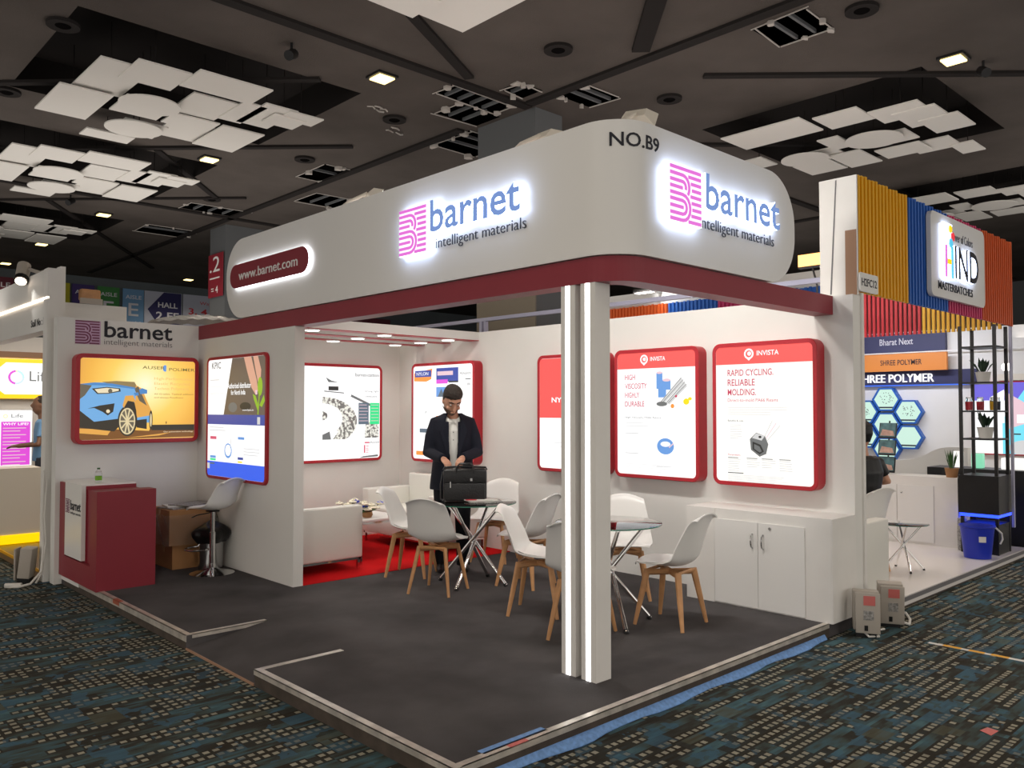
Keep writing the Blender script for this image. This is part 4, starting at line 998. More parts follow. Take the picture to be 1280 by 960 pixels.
tb = make_table(); tb.location = (*T1, 0); tb['label'] = 'round glass table carrying the briefcase and papers'
t2 = dup_at(tb, (*T2, 0), math.radians(38), 'round glass table behind the corner posts with nothing on it')
# papers under the bag
for k, (l, a, sx, sy, z) in enumerate((('stack of grey printed papers on the glass table under the briefcase', .1, .30, .21, .748), ('upper folded newspaper on the glass table beside the briefcase', .35, .27, .2, .762))):
    mb = MB().box(-sx/2, sx/2, -sy/2, sy/2, 0, .013 if k == 0 else .01); mb.xf(Matrix.Translation((2.66-.03*k, 2.80+.03*k, z)) @ Matrix.Rotation(a+math.radians(-40), 4, 'Z'))
    build('newspaper', mb, M['paper'] if k else M['newsprint'], label=l, cat='newspaper')
build('red_card', MB().box(-.05, .05, -.03, .03, 0, .004).xf(Matrix.Translation((2.53, 2.84, .7725)) @ Matrix.Rotation(math.radians(-45), 4, 'Z')), M['red'], label='small red card lying in front of the briefcase', cat='card')

# ------------------------------------------------------------------ briefcase
bag = thing('briefcase', 'black leather briefcase standing on the glass table under the man\'s hands', 'bag', (2.585, 2.99, .7475), math.radians(-43))
mb = MB(); mb.bbox(-.20, .20, -.06, .06, 0, .30, .03); build('body', mb, M['leather'], bag, local=True)
build('front_pocket', MB().bbox(-.185, .185, -.085, -.055, .01, .17, .012), M['leather'], bag, local=True)
build('flap', MB().bbox(-.195, .195, -.071, -.058, .17, .285, .006), M['leather'], bag, local=True)
mb = MB(); mb.tube([(-.20, 0, .285), (-.19, 0, .31), (0, 0, .318), (.19, 0, .31), (.20, 0, .285)], .010, 8); build('zip_edge', mb, M['leather'], bag, local=True)
for y in (-.066, .05):
    build('handle', MB().tube([(-.08, y, .26), (-.075, y-.012, .315), (-.05, y-.012, .345), (.05, y-.012, .345), (.075, y-.012, .315), (.08, y, .26)], .008, 8), M['leather'], bag, local=True)
build('zip_pull', MB().box(-.135, -.125, -.092, -.086, .13, .185), M['steel'], bag, local=True)
build('buckle', MB().box(.05, .07, -.078, -.072, .19, .215), M['steel'], bag, local=True)
build('strap', MB().tube([(-.205, 0, .27), (-.225, -.02, .15), (-.222, -.03, .02), (-.19, -.09, .012)], .008, 6), M['leather'], bag, local=True)

# ------------------------------------------------------------------ sofas
def sofa(label, x0, x1, y0, y1, back, h=.64):
    """box sofa; back is the side ('-x' or '+x') of the backrest, arms at both y ends"""
    t = thing('box_sofa', label, 'sofa', ((x0+x1)/2, (y0+y1)/2, 0))
    z0 = .125; ar = .13
    build('armrest', MB().bbox(x0, x1, y0, y0+ar, z0, h, .018), M['sofa'], t); build('armrest', MB().bbox(x0, x1, y1-ar, y1, z0, h, .018), M['sofa'], t)
    if back == '-x': bx = (x0, x0+.16); sx = (x0+.16, x1)
    else: bx = (x1-.16, x1); sx = (x0, x1-.16)
    build('backrest', MB().bbox(bx[0], bx[1], y0+ar, y1-ar, z0, h+(.0 if back == '-x' else .16), .02), M['sofa'], t)
    build('base', MB().bbox(sx[0], sx[1], y0+ar, y1-ar, z0, .29, .01), M['sofa'], t)
    m = (y0+y1)/2
    for a, b in ((y0+ar+.004, m-.004), (m+.004, y1-ar-.004)): build('seat_cushion', MB().bbox(sx[0], sx[1], a, b, .29, .43, .025), M['sofa'], t)
    build('rail', MB().box(x0+.02, x1-.02, y0+.01, y0+.03, z0-.02, z0).box(x0+.02, x1-.02, y1-.03, y1-.01, z0-.02, z0).box(x0+.02, x0+.04, y0+.01, y1-.01, z0-.02, z0).box(x1-.04, x1-.02, y0+.01, y1-.01, z0-.02, z0), M['chrome'], t)
    for a in (x0+.035, x1-.035):
        for b in (y0+.03, y1-.03): build('leg', MB().box(a-.013, a+.013, b-.013, b+.013, .007, z0-.02), M['chrome'], t)
    build('corner_bar', MB().box(x1, x1+.012, y0+.03, y0+.05, .04, h-.05), M['chrome'], t) if back == '-x' else None
    return t
sofa('white box sofa with its end towards the camera beside the pillar wall', 1.46, 2.24, 4.16, 5.86, '-x')
sofa('white box sofa against the right wall facing the lounge, behind the chairs', 3.22, 3.98, 4.25, 5.68, '+x')
ct = thing('coffee_table', 'low white coffee table with a metal frame between the two sofas', 'table', (2.75, 4.95, 0))
build('table_top', MB().bbox(2.42, 3.05, 4.55, 5.55, .395, .425, .006), M['white_gloss'], ct)
build('frame', MB().box(2.43, 3.04, 4.56, 4.58, .375, .395).box(2.43, 3.04, 5.52, 5.54, .375, .395).box(2.43, 2.45, 4.56, 5.54, .375, .395).box(3.02, 3.04, 4.56, 5.54, .375, .395), M['chrome'], ct)
for a in (2.44, 3.03):
    for b in (4.57, 5.53): build('leg', MB().box(a-.012, a+.012, b-.012, b+.012, .007, .375), M['chrome'], ct)
def posy(x, y, z, label, seed, blue):
    t = thing('flower_arrangement', label, 'flowers', (x, y, z)); q = random.Random(seed)
    build('vase', MB().lathe([(.045, z+.001), (.06, z+.03), (.055, z+.06), (.05, z+.062)], x, y, 16), M['terracotta'], t)
    for k in range(12):
        a = q.random()*6.28; r = .03+.13*q.random(); p = Vector((x+r*math.cos(a), y+r*math.sin(a), z+.08+.09*q.random()))
        mb = MB(); build('stem', MB().tube([(x, y, z+.05), p], .003, 4), M['leaf_dark'], t)
        for j in range(6): b = j*PI/3+a; mb.ball((p.x+.024*math.cos(b), p.y+.024*math.sin(b), p.z), .021, 6, 4, (1.1, 1.1, .6))
        mb.ball((p.x, p.y, p.z+.01), .016, 6, 4); build('bloom', mb, M['petal_blue'] if k in blue else M['petal_white'], t)
    for k in range(12):
        a = q.random()*6.28; r = .08+.06*q.random(); p = Vector((x+r*math.cos(a), y+r*math.sin(a), z+.05+.09*q.random())); s = Vector((x+.03*math.cos(a), y+.03*math.sin(a), z+.06)); w = Vector((-math.sin(a), math.cos(a), .3))*.02; m_ = (p+s)/2+Vector((0, 0, .015))
        build('leaf', MB().add([s, m_+w, p, m_-w, m_+Vector((0, 0, .004))], [(0, 1, 4), (1, 2, 4), (2, 3, 4), (3, 0, 4), (0, 3, 2, 1)]), M['leaf'], t)
posy(2.66, 4.72, .425, 'white and blue flower arrangement at the near end of the coffee table', 4, (0, 1, 5)); posy(2.68, 5.08, .425, 'white flower arrangement with dark leaves on the far part of the coffee table', 9, (2, 7))

# ------------------------------------------------------------------ reception counter, nook
ct = thing('reception_counter', 'maroon and white reception counter at the left end of the platform', 'counter', (.2, 5.4, 0))
build('counter_body', MB().box(.002, .44, 5.28, 5.99, 0, .893), M['maroon'], ct)
build('counter_top', MB().box(-.01, .44, 5.285, 5.99, .893, .908), M['white_gloss'], ct)
build('side_slab', MB().box(-.03, .475, 4.87, 5.05, 0, .872), M['maroon'], ct)
build('link_block', MB().box(.012, .43, 5.05, 5.28, 0, .862), M['maroon'], ct)
build('base_front', MB().box(-.03, .002, 5.05, 5.99, 0, .2), M['maroon'], ct)
build('end_strip', MB().box(-.03, .002, 5.81, 5.99, .2, .893), M['maroon'], ct)
wp = build('front_panel', MB().box(-.034, .001, 5.29, 5.80, .215, .905), M['white_gloss'], ct)
fr = Frame((-.034, 5.775, .62), NX)
emblem(fr, 0, .0, .13, M['plum'], wp, .001, .003); text(fr, 'barnet', .15, .035, .31, .09, M['ink'], wp, depth=.003, bold=.01, name='letters'); text(fr, 'intelligent materials', .15, -.01, .31, .03, M['grey_ink'], wp, depth=.002, name='tagline')
bo = thing('water_bottle', 'small water bottle with a green label standing on the reception counter', 'bottle', (.17, 5.5, .908))
build('bottle_body', MB().lathe([(.026, .909), (.03, .92), (.03, .99), (.024, 1.01), (.012, 1.02), (.012, 1.03)], .17, 5.5, 20), M['clear'], bo)
build('label_band', MB().lathe([(.0305, .925), (.0305, .965)], .17, 5.5, 20, caps=False), M.setdefault('lime', mat('lime', c(110, 165, 30), .5)), bo); build('cap', MB().lathe([(.014, 1.028), (.014, 1.042)], .17, 5.5, 14), M['leaf'], bo)

st = thing('bar_stool', 'white shell bar stool on a chrome pedestal in front of the pillar wall', 'stool', (1.06, 4.99, 0), math.radians(112))
build('base', MB().lathe([(.21, .001), (.21, .008), (.17, .02), (.06, .045), (.032, .06), (.03, .10)], 0, 0, 36), M['chrome'], st, local=True)
build('post', MB().lathe([(.028, .06), (.028, .40), (.021, .405), (.021, .60)], 0, 0, 16), M['chrome'], st, local=True)
build('footrest', MB().tube([(.0+.03, 0, .23), (.06, -.0, .23)]+[(.16+.13*math.cos(math.radians(a)), .15*math.sin(math.radians(a)), .23) for a in range(-150, 151, 20)]+[(.06, 0, .23)], .009, 8), M['chrome'], st, local=True)
SP = [(f_*.92, (z-.437)*.78+.62, w*.85, cz, cf) for f_, z, w, cz, cf in PROF]
build('seat_shell', MB().surf(shell_fn(1, SP), 14, 36, .012), M['white_gloss'], st, local=True)
build('mount_plate', MB().box(-.05, .05, -.04, .04, .60, .612), M['black'], st, local=True)
build('gas_lever', MB().tube([(.02, 0, .59), (.10, .1, .57), (.13, .14, .55)], .006, 6), M['black'], st, local=True)

def carton(label, x0, x1, y0, y1, z0, z1, flaps=True, rz=0):
    t = thing('cardboard_box', label, 'box', ((x0+x1)/2, (y0+y1)/2, z0))
    build('box_body', MB().box(x0, x1, y0, y1, z0+.001, z1), M['card'], t)
    build('packing_tape', MB().box(x0-.002, x1+.002, (y0+y1)/2-.025, (y0+y1)/2+.025, z1-.08, z1+.0015), M.setdefault('tape', mat('tape', c(190, 150, 100), .25)), t)
    if flaps: build('flap', MB().box(x0, x1, y0, (y0+y1)/2-.001, z1+.0005, z1+.004), M['card'], t); build('flap', MB().box(x0, x1, (y0+y1)/2+.001, y1, z1+.0005, z1+.004), M['card'], t)
    return t
carton('brown cardboard box on the floor, bottom one of the stack behind the counter', .84, 1.24, 5.42, 5.88, 0, .235)
carton('cardboard box wrapped in clear plastic, top one of the stack under the papers', .80, 1.26, 5.40, 5.90, .24, .585)
build('stretch_wrap', MB().surf(lambda u, v: (lambda a, z: (1.03+(.262+.012*math.sin(9*a+z*20))*max(-1, min(1, 1.35*math.cos(a))), 5.65+(.282+.012*math.sin(7*a+z*30))*max(-1, min(1, 1.35*math.sin(a))), z))(2*PI*u, .245+.30*v), 48, 10, .002), M['film'], label='crumpled clear stretch film wrapped round the upper box', cat='plastic wrap')
for k, (x, y, a, l) in enumerate(((1.02, 5.62, .2, 'lowest newspaper on the wrapped box'), (1.06, 5.66, -.15, 'middle newspaper on the wrapped box'), (1.12, 5.6, .4, 'topmost folded newspaper on the wrapped box'))):
    build('newspaper', MB().box(-.2, .2, -.14, .14, 0, .012).xf(Matrix.Translation((x, y, .591+.0125*k)) @ Matrix.Rotation(a, 4, 'Z')), M['newsprint'] if k % 2 == 0 else M['paper'], label=l, cat='newspaper')
bn = thing('metal_bin', 'shiny metal waste bin behind the bar stool', 'bin', (1.14, 5.22, 0))
build('bin_body', MB().lathe([(.115, .002), (.125, .30), (.128, .305), (.12, .306)], 1.14, 5.22, 28), M['steel'], bn)
gb = MB()
gb.surf(lambda u, v: (lambda a, z, r: (1.14+r*math.cos(a)*(1+.12*math.sin(5*a+z*12)), 5.22+r*math.sin(a)*(1+.12*math.cos(4*a+1)), z-.02*math.sin(3*a)*(v)))(2*PI*u, .27+.20*v, (.135+.045*math.sin(PI*v))*(1-.92*v**5)), 36, 12, .003)
build('bin_liner', gb, M['black_bag'], label='black rubbish bag bulging over the metal bin', cat='bag')
# ------------------------------------------------------------------ people
def remesh(mb, vox, name, m, parent, smooth=2, local=True, label=None, mats=None, paint=None):
    me = bpy.data.meshes.new('tmp'); me.from_pydata([Vector(v) for v in mb.v], [], mb.f)
    bm = bmesh.new(); bm.from_mesh(me); bmesh.ops.recalc_face_normals(bm, faces=bm.faces); bm.to_mesh(me); bm.free()
    ob = bpy.data.objects.new('tmp', me); COL.objects.link(ob)
    r = ob.modifiers.new('r', 'REMESH'); r.mode = 'VOXEL'; r.voxel_size = vox
    s = ob.modifiers.new('s', 'SMOOTH'); s.factor = .5; s.iterations = smooth
    dg = bpy.context.evaluated_depsgraph_get(); dg.update()
    out = bpy.data.meshes.new_from_object(ob.evaluated_get(dg)); out.name = name
    bpy.data.objects.remove(ob); bpy.data.meshes.remove(me)
    out.materials.clear()
    for q in (m if isinstance(m, list) else [m]): out.materials.append(q)
    out.polygons.foreach_set('use_smooth', [True]*len(out.polygons))
    o = bpy.data.objects.new(name, out); COL.objects.link(o)
    if parent: o.parent = parent
    if paint:
        for p in out.polygons: p.material_index = paint(p.center)
    if label: o['label'] = label
    return o

man = thing('person', 'man in a dark suit and open white shirt bowing over a black briefcase', 'person', (2.86, 3.51, 0), math.radians(-126-90))
# local axes: +y is forward, +x is his right hand side, z up
def limb(mb, pts, r, ry=None, n=12, ref=None): mb.tube(pts, r, n, ry=ry, ref=ref)
HD = Vector((.012, .080, 1.685)); tilt = Matrix.Rotation(math.radians(14), 4, 'Z') @ Matrix.Rotation(math.radians(-34), 4, 'X') @ Matrix.Scale(1.13, 4)     # head bowed forward
def hp(x, y, z): return HD+(tilt @ Vector((x, y, z)))
def head_mesh(mb):
    # rings from crown to chin: (z, half width, front, back)
    rings = [(.128, .012, .015, .02), (.120, .040, .050, .052), (.098, .064, .078, .082), (.065, .075, .090, .096), (.025, .077, .095, .098), (-.01, .075, .093, .092), (-.04, .070, .090, .078), (-.07, .061, .086, .055), (-.095, .050, .080, .030), (-.112, .034, .070, .0), (-.118, .015, .055, .02)]
    n = 20; vs = []
    for z, w, f_, b in rings:
        for k in range(n):
            a = 2*PI*k/n; cs, sn = math.cos(a), math.sin(a)
            y = (f_ if sn > 0 else b)*sn; vs.append(hp(w*cs, y, z))
    fs = [(i*n+k, i*n+(k+1) % n, (i+1)*n+(k+1) % n, (i+1)*n+k) for i in range(len(rings)-1) for k in range(n)]
    fs += [tuple(range(n)), tuple(range(len(vs)-1, len(vs)-n-1, -1))]
    mb.add(vs, fs, True)
    mb.tube([hp(0, .088, .02), hp(0, .108, -.015), hp(0, .120, -.035), hp(0, .095, -.046)], [.009, .012, .016, .012], 8)     # nose
    mb.tube([hp(-.05, .078, .032), hp(0, .096, .034), hp(.05, .078, .032)], .010, 8)                                        # brow
    for s in (-1, 1):
        mb.ball(hp(s*.079, -.005, -.01), .03, 10, 8, (.35, .65, 1)); mb.ball(hp(s*.045, .068, -.035), .022, 8, 6)
    mb.tube([hp(-.022, .088, -.075), hp(0, .097, -.072), hp(.022, .088, -.075)], .007, 8)                                    # lips
body = MB()
head_mesh(body)
limb(body, [(0, -.02, 1.45), (0, .0, 1.52), hp(0, -.02, -.06)], [.065, .06, .058])
# core: trunk, legs inside the clothes
limb(body, [(0, -.01, 1.47), (0, -.02, 1.36), (0, -.01, 1.2), (0, 0, 1.06), (0, 0, .92)], [.13, .15, .14, .14, .14], [.09, .10, .10, .10, .10], 16, ref=(1, 0, 0))
for s in (-1, 1): limb(body, [(s*.09, 0, .95), (s*.095, .01, .52), (s*.10, -.01, .10)], [.075, .05, .035])
SH = {1: Vector((.165, -.02, 1.475)), -1: Vector((-.165, -.02, 1.475))}
EL = {1: Vector((.235, .05, 1.18)), -1: Vector((-.235, .07, 1.18))}
WR = {1: Vector((.11, .345, 1.125)), -1: Vector((-.075, .355, 1.135))}
for s in (1, -1):
    limb(body, [(s*.05, -.01, 1.44), SH[s], EL[s], WR[s], WR[s]+Vector((-s*.02, .03, -.008))], [.05, .045, .035, .024, .024])
    # hand: palm, four fingers of different length bent over the bag, thumb from the side of the palm
    w = WR[s]; fw_ = Vector((-s*.35, .85, -.38)).normalized(); sd = Vector((s*.9, .38, -.1)); sd = (sd-fw_*sd.dot(fw_)).normalized(); dn = fw_.cross(sd)*(-1 if fw_.cross(sd).z > 0 else 1)
    pc = w+fw_*.055
    limb(body, [w+fw_*.005, w+fw_*.04, w+fw_*.09], [.027, .038, .040], [.020, .017, .014], 12, ref=sd)
    for k, (o_, L_) in enumerate(((-.030, .066), (-.010, .076), (.010, .072), (.029, .056))):
        b0 = w+fw_*.088+sd*o_; b1 = b0+fw_*L_*.42+dn*.006; b2 = b1+fw_*L_*.22+dn*L_*.34; b3 = b2+dn*L_*.32-fw_*.004
        limb(body, [b0-fw_*.02, b0, b1, b2, b3], [.009, .0095, .009, .0082, .0065], n=8)
    tb_ = w+fw_*.03-sd*.032; limb(body, [tb_+sd*.012, tb_-sd*.010+dn*.012, tb_-sd*.012+fw_*.03+dn*.03, tb_-sd*.004+fw_*.045+dn*.044], [.012, .0115, .010, .008], n=8)
bd = remesh(body, .0062, 'body', M['skin'], man, 2)
# eyes, lids lowered; brows; hair and short beard as caps over the skull
for s in (-1, 1):
    build('eye', MB().ball(hp(s*.032, .080, .004), .0105, 12, 8), M['white_letter'], bd, local=True)
    build('iris', MB().ball(hp(s*.032, .0885, -.001), .0055, 10, 6), M['hair'], bd, local=True)
    build('eyebrow', MB().tube([hp(s*.015, .103, .030), hp(s*.035, .098, .037), hp(s*.055, .080, .033)], [.004, .006, .003], 6), M['hair'], bd, local=True)
hm = MB(); n = 28; vs = []; HR = [(.140, .010, .012, .014), (.134, .044, .052, .056), (.110, .071, .086, .090), (.078, .083, .097, .105), (.055, .085, .085, .107), (.03, .083, .035, .106), (-.015, .0815, .005, .100), (-.045, .072, -.035, .085), (-.07, .058, -.045, .062)]
for j, (z, w_, f_, b_) in enumerate(HR):
    for k in range(n):
        a = 2*PI*k/n; sn = math.sin(a); y = f_*sn if sn > 0 else b_*sn
        vs.append(hp(w_*math.cos(a)*(1+.015*math.sin(k*5+j*2)), y+.002*math.sin(k*7+j), z+.003*math.sin(k*3.3+j*1.7)))
hm.add(vs, [(i*n+k, i*n+(k+1) % n, (i+1)*n+(k+1) % n, (i+1)*n+k) for i in range(len(HR)-1) for k in range(n)]+[tuple(range(n)), tuple(range(len(vs)-1, len(vs)-n-1, -1))], True)
remesh(hm, .0055, 'hair', M['hair'], man, 1)
bm_ = MB(); vs = []; n = 18; BR = [(-.052, .0745, .088), (-.075, .066, .0905), (-.098, .054, .086), (-.116, .037, .075), (-.124, .015, .055)]
for z, w_, f_ in BR:
    for k in range(n): a = PI*k/(n-1); vs.append(hp(w_*math.cos(a)*1.04, f_*math.sin(a)*1.03-.005, z))
bm_.add(vs, [(i*n+k, i*n+k+1, (i+1)*n+k+1, (i+1)*n+k) for i in range(len(BR)-1) for k in range(n-1)], True)
ov = [hp(w_*math.cos(PI*k/(n-1))*.9, f_*math.sin(PI*k/(n-1))*.9-.005, z) for z, w_, f_ in BR for k in range(n)]
build('beard', bm_, M['beard'], man, local=True)
# shirt: front and collar
sh = MB(); limb(sh, [(0, .0, 1.505), (0, -.005, 1.46), (0, -.0, 1.38), (0, .01, 1.2), (0, .01, 1.0), (0, .01, .93)], [.075, .12, .165, .158, .155, .155], [.065, .085, .118, .118, .115, .11], 20, ref=(1, 0, 0))
so = remesh(sh, .009, 'shirt', M['shirt'], man, 1)
for s in (-1, 1): build('collar', MB().add([(s*.01, .09, 1.475), (s*.072, .03, 1.535), (s*.085, .02, 1.50), (s*.05, .118, 1.43), (s*.012, .094, 1.470), (s*.074, .034, 1.53), (s*.087, .024, 1.495), (s*.052, .122, 1.425)], [(0, 1, 2, 3), (7, 6, 5, 4), (0, 4, 5, 1), (1, 5, 6, 2), (2, 6, 7, 3), (3, 7, 4, 0)]), M['shirt'], so, local=True)
for k in range(5): build('button', MB().ball((0, .124-.002*k, 1.37-.075*k), .006, 8, 5), M['grey_ink'], so, local=True)
# jacket: open shell round the trunk plus sleeves
def jacket_fn(off):
    prof = [(1.55, .075, .070, .0), (1.525, .12, .085, .0), (1.485, .185, .110, .0), (1.38, .200, .145, .0), (1.25, .190, .150, .0), (1.10, .185, .150, .0), (.98, .192, .155, .0), (.86, .205, .160, .0), (.80, .210, .160, .0)]
    gap = [.95, .80, .62, .46, .34, .27, .24, .28, .34]
    def fn(u, v):
        k = v*(len(prof)-1); i = min(int(k), len(prof)-2); t = k-i; t = t
        z, w_, d_, _ = [prof[i][j]*(1-t)+prof[i+1][j]*t for j in range(4)]; g = gap[i]*(1-t)+gap[i+1]*t
        a = PI/2+g*.62+(2*PI-2*g*.62)*u
        rip = .006*math.sin(a*4+z*9)*(1 if z < 1.3 else .2)
        return ((w_+rip+off)*math.cos(a), (d_+rip+off)*math.sin(a)-.005, z)
    return fn
jk = MB(); jk.surf(jacket_fn(0), 48, 32, .013)
for s in (1, -1):
    limb(jk, [(s*.11, -.015, 1.485), SH[s]+Vector((0, 0, -.005)), SH[s]*.5+EL[s]*.5+Vector((s*.012, -.01, 0)), EL[s]+Vector((s*.006, -.012, -.01)), EL[s]*.45+WR[s]*.55+Vector((0, 0, -.008)), WR[s]], [.055, .064, .064, .060, .052, .043], n=16)
jo = remesh(jk, .0085, 'suit_jacket', M['suit'], man, 3)
for s in (-1, 1):    # lapels
    P = [(s*.045, .112, 1.45), (s*.10, .105, 1.455), (s*.135, .125, 1.37), (s*.062, .160, 1.12), (s*.045, .163, 1.10)]
    v_ = [Vector(p)+Vector((0, 0, .02)) for p in P]; v2 = [p+Vector((0, .010, .001)) for p in v_]
    build('lapel', MB().add(v_+v2, [(4, 3, 2, 1, 0), (5, 6, 7, 8, 9)]+[(i, (i+1) % 5, 5+(i+1) % 5, 5+i) for i in range(5)]), M['suit'], jo, local=True)
tr = MB()
for s in (-1, 1): limb(tr, [(s*.075, 0, .98), (s*.09, .005, .86), (s*.10, .012, .52), (s*.105, -.005, .25), (s*.108, -.005, .05)], [.10, .105, .078, .068, .068], n=16)
limb(tr, [(0, 0, 1.0), (0, 0, .84)], [.165, .17], [.125, .125], 16, ref=(1, 0, 0))
remesh(tr, .009, 'trousers', M['trouser'], man, 2)
for s in (-1, 1):
    o = MB(); limb(o, [(s*.108, -.075, .042), (s*.11, -.03, .05), (s*.115, .06, .042), (s*.12, .14, .032), (s*.122, .175, .026)], [.034, .044, .046, .042, .022], [.040, .050, .042, .030, .022], 12, ref=(1, 0, 0))
    build('shoe', o, M['black'], man, local=True)

def simple_person(label, loc, rz, seat, shirt, skin='skin', sc=1.0, arms=None, trous='trouser', hairm='hair'):
    """seated or standing figure seen from behind or cut by the stalls"""
    t = thing('person', label, 'person', loc, rz)
    t.scale = (sc, sc, sc); hz = (.47 if seat else .92); mb = MB()
    T = lambda x, y, z: Vector((x, y, z+hz))
    n = 16
    limb(mb, [T(0, .01, .52), T(0, .02, .60), T(0, .03, .66)], [.055, .05, .055])
    limb(mb, [T(0, .03, .62), T(0, .04, .66), T(0, .04, .73), T(0, .035, .80), T(0, .03, .84)], [.045, .068, .076, .066, .03], [.06, .09, .095, .085, .04], 16, ref=(1, 0, 0))
    mb.tube([T(0, .13, .75), T(0, .15, .72), T(0, .135, .70)], [.008, .014, .01], 8)
    for s in (-1, 1):
        mb.ball(T(s*.078, .03, .73), .026, 8, 6, (.4, .7, 1))
        e, w = (arms or {}).get(s, (T(s*.27, .05, .22), T(s*.14, .28, .20)))
        limb(mb, [T(s*.17, 0, .48), e, w], [.045, .036, .026])
        d = (w-e).normalized(); q = Vector((-d.y, d.x, 0)).normalized()
        limb(mb, [w, w+d*.05, w+d*.09], [.024, .038, .036], [.02, .016, .014], ref=q)
        for o_, L_ in ((-.027, .06), (-.009, .07), (.009, .066), (.026, .05)): limb(mb, [w+d*.08+q*o_, w+d*(.09+L_*.6)+q*o_-Vector((0, 0, .01)), w+d*(.09+L_)+q*o_-Vector((0, 0, .03))], [.009, .0085, .006], n=6)
        limb(mb, [w+d*.03-q*s*.03, w+d*.06-q*s*.055, w+d*.085-q*s*.05], [.011, .01, .007], n=6)
        if seat: limb(mb, [T(s*.09, 0, .03), T(s*.11, .42, .02), Vector((s*.11, .44, .05)), Vector((s*.11, .54, .03))], [.07, .05, .04, .03])
        else: limb(mb, [T(s*.09, 0, .02), Vector((s*.1, .01, .5)), Vector((s*.1, 0, .05)), Vector((s*.1, .12, .03))], [.07, .055, .04, .03])
    limb(mb, [T(0, 0, .5), T(0, -.01, .38), T(0, 0, .2), T(0, 0, .02)], [.13, .15, .135, .14], [.08, .10, .09, .10], 14, ref=(1, 0, 0))
    remesh(mb, .011, 'body', M[skin], t, 1)
    cl = MB(); limb(cl, [T(0, 0, .545), T(0, 0, .51), T(0, -.01, .40), T(0, 0, .22), T(0, 0, .0)], [.07, .17, .195, .165, .175], [.07, .10, .125, .115, .13], 18, ref=(1, 0, 0))
    for s in (-1, 1):
        e, w = (arms or {}).get(s, (T(s*.27, .05, .22), None)); limb(cl, [T(s*.12, 0, .49), T(s*.18, 0, .475), T(s*.18, 0, .475)*.35+e*.65], [.055, .062, .052])
    remesh(cl, .012, 'shirt', M[shirt], t, 2)
    pl = MB()
    for s in (-1, 1):
        if seat: limb(pl, [T(s*.08, -.02, .04), T(s*.1, .2, .05), T(s*.11, .43, .03), Vector((s*.11, .44, .25)), Vector((s*.11, .44, .08))], [.10, .085, .07, .06, .055])
        else: limb(pl, [T(s*.08, 0, .05), T(s*.1, 0, -.3), Vector((s*.1, 0, .06))], [.10, .075, .06])
    remesh(pl, .013, 'trousers', M[trous], t, 2)
    hr = MB(); limb(hr, [T(0, .0, .66), T(0, .005, .73), T(0, .015, .80), T(0, .02, .855)], [.06, .084, .080, .03], [.05, .085, .095, .05], 16, ref=(1, 0, 0))
    for s in (-1, 1): limb(hr, [T(s*.05, 0, .80), T(s*.07, -.01, .70)], [.03, .02])
    remesh(hr, .011, 'hair', M[hairm], t, 1)
    return t
# ------------------------------------------------------------------ ribbed colour fascia of the stall to the right
def ribs(fr, u0, u1, z0, z1, pitch, w_, d_, back=True):
    mb = MB(); n = int(round((u1-u0)/pitch))
    P = lambda a, b, c_, d2, e, f_: mb.add([fr(u, v, w) for u in (a, b) for v in (c_, d2) for w in (e, f_)], [(0, 1, 3, 2), (4, 6, 7, 5), (0, 4, 5, 1), (2, 3, 7, 6), (0, 2, 6, 4), (1, 5, 7, 3)])
    if back: P(u0, u1, z0, z1, -.02, 0)
    for i in range(n):
        a = u0+(i+.5)*(u1-u0)/n; P(a-w_/2, a+w_/2, z0-.004*(i % 3), z1+.006*((i*7) % 3), 0.0005, d_)
    return mb
hf = thing('ribbed_fascia', 'ribbed yellow, blue, pink and orange fascia of the right-hand stall', 'sign board', (6.08, -.04, 2.52))
fr = Frame((4.08, -.02, 0), NY)
for (a, b, m_) in ((0, 1.02, 'yellow'), (1.02, 1.98, 'blue'), (1.98, 2.95, 'pink'), (2.95, 3.98, 'orange')):
    build('ribbed_panel', ribs(fr, a, b, 2.53, 3.46, .07, .035, .022), M[m_], hf, label=m_+' ribbed section of the fascia')
build('end_cheek', MB().box(4.06, 4.078, -.045, .262, 2.5, 3.455), M['white_paint'], hf)
build('trim_4', MB().box(4.131, 4.17, -.045, .0, FZ, 2.52), M['white_paint'], kind='structure')
build('wood_patch', MB().box(4.056, 4.0595, -.04, .05, 2.5, 3.02), M['wood_raw'], hf)
build('panel_joint', MB().add([(4.0585, .115, 3.44), (4.0585, .125, 3.44), (4.0585, .178, 2.52), (4.0585, .165, 2.52), (4.0575, .115, 3.44), (4.0575, .125, 3.44), (4.0575, .178, 2.52), (4.0575, .165, 2.52)], [(0, 1, 2, 3), (7, 6, 5, 4), (0, 4, 5, 1), (1, 5, 6, 2), (2, 6, 7, 3), (3, 7, 4, 0)]), M['grey_ink'], hf)
hs = thing('stall_sign', 'white rounded backlit sign with dark letters and coloured dots on the ribbed fascia', 'sign', (6.2, -.07, 2.63))
fr = Frame((5.49, -.045, 2.63), NY)
build('sign_plate', MB().prism(rrect(1.46, .78, .07), .005, .045, fr), M['white_gloss'], hs)
for (x, z, w_, h_, m_) in ((.26, .19, .035, .30, 'face_pink'), (.30, .315, .10, .05, 'L_yellow'), (.41, .19, .045, .30, M.setdefault('L_cyan', lit('L_cyan', c(90, 200, 235), 1)))):
    build('letter_stroke', MB().prism([(x, z), (x+w_, z), (x+w_, z+h_), (x, z+h_)], .075, .085, fr), M[m_] if isinstance(m_, str) else m_, hs)
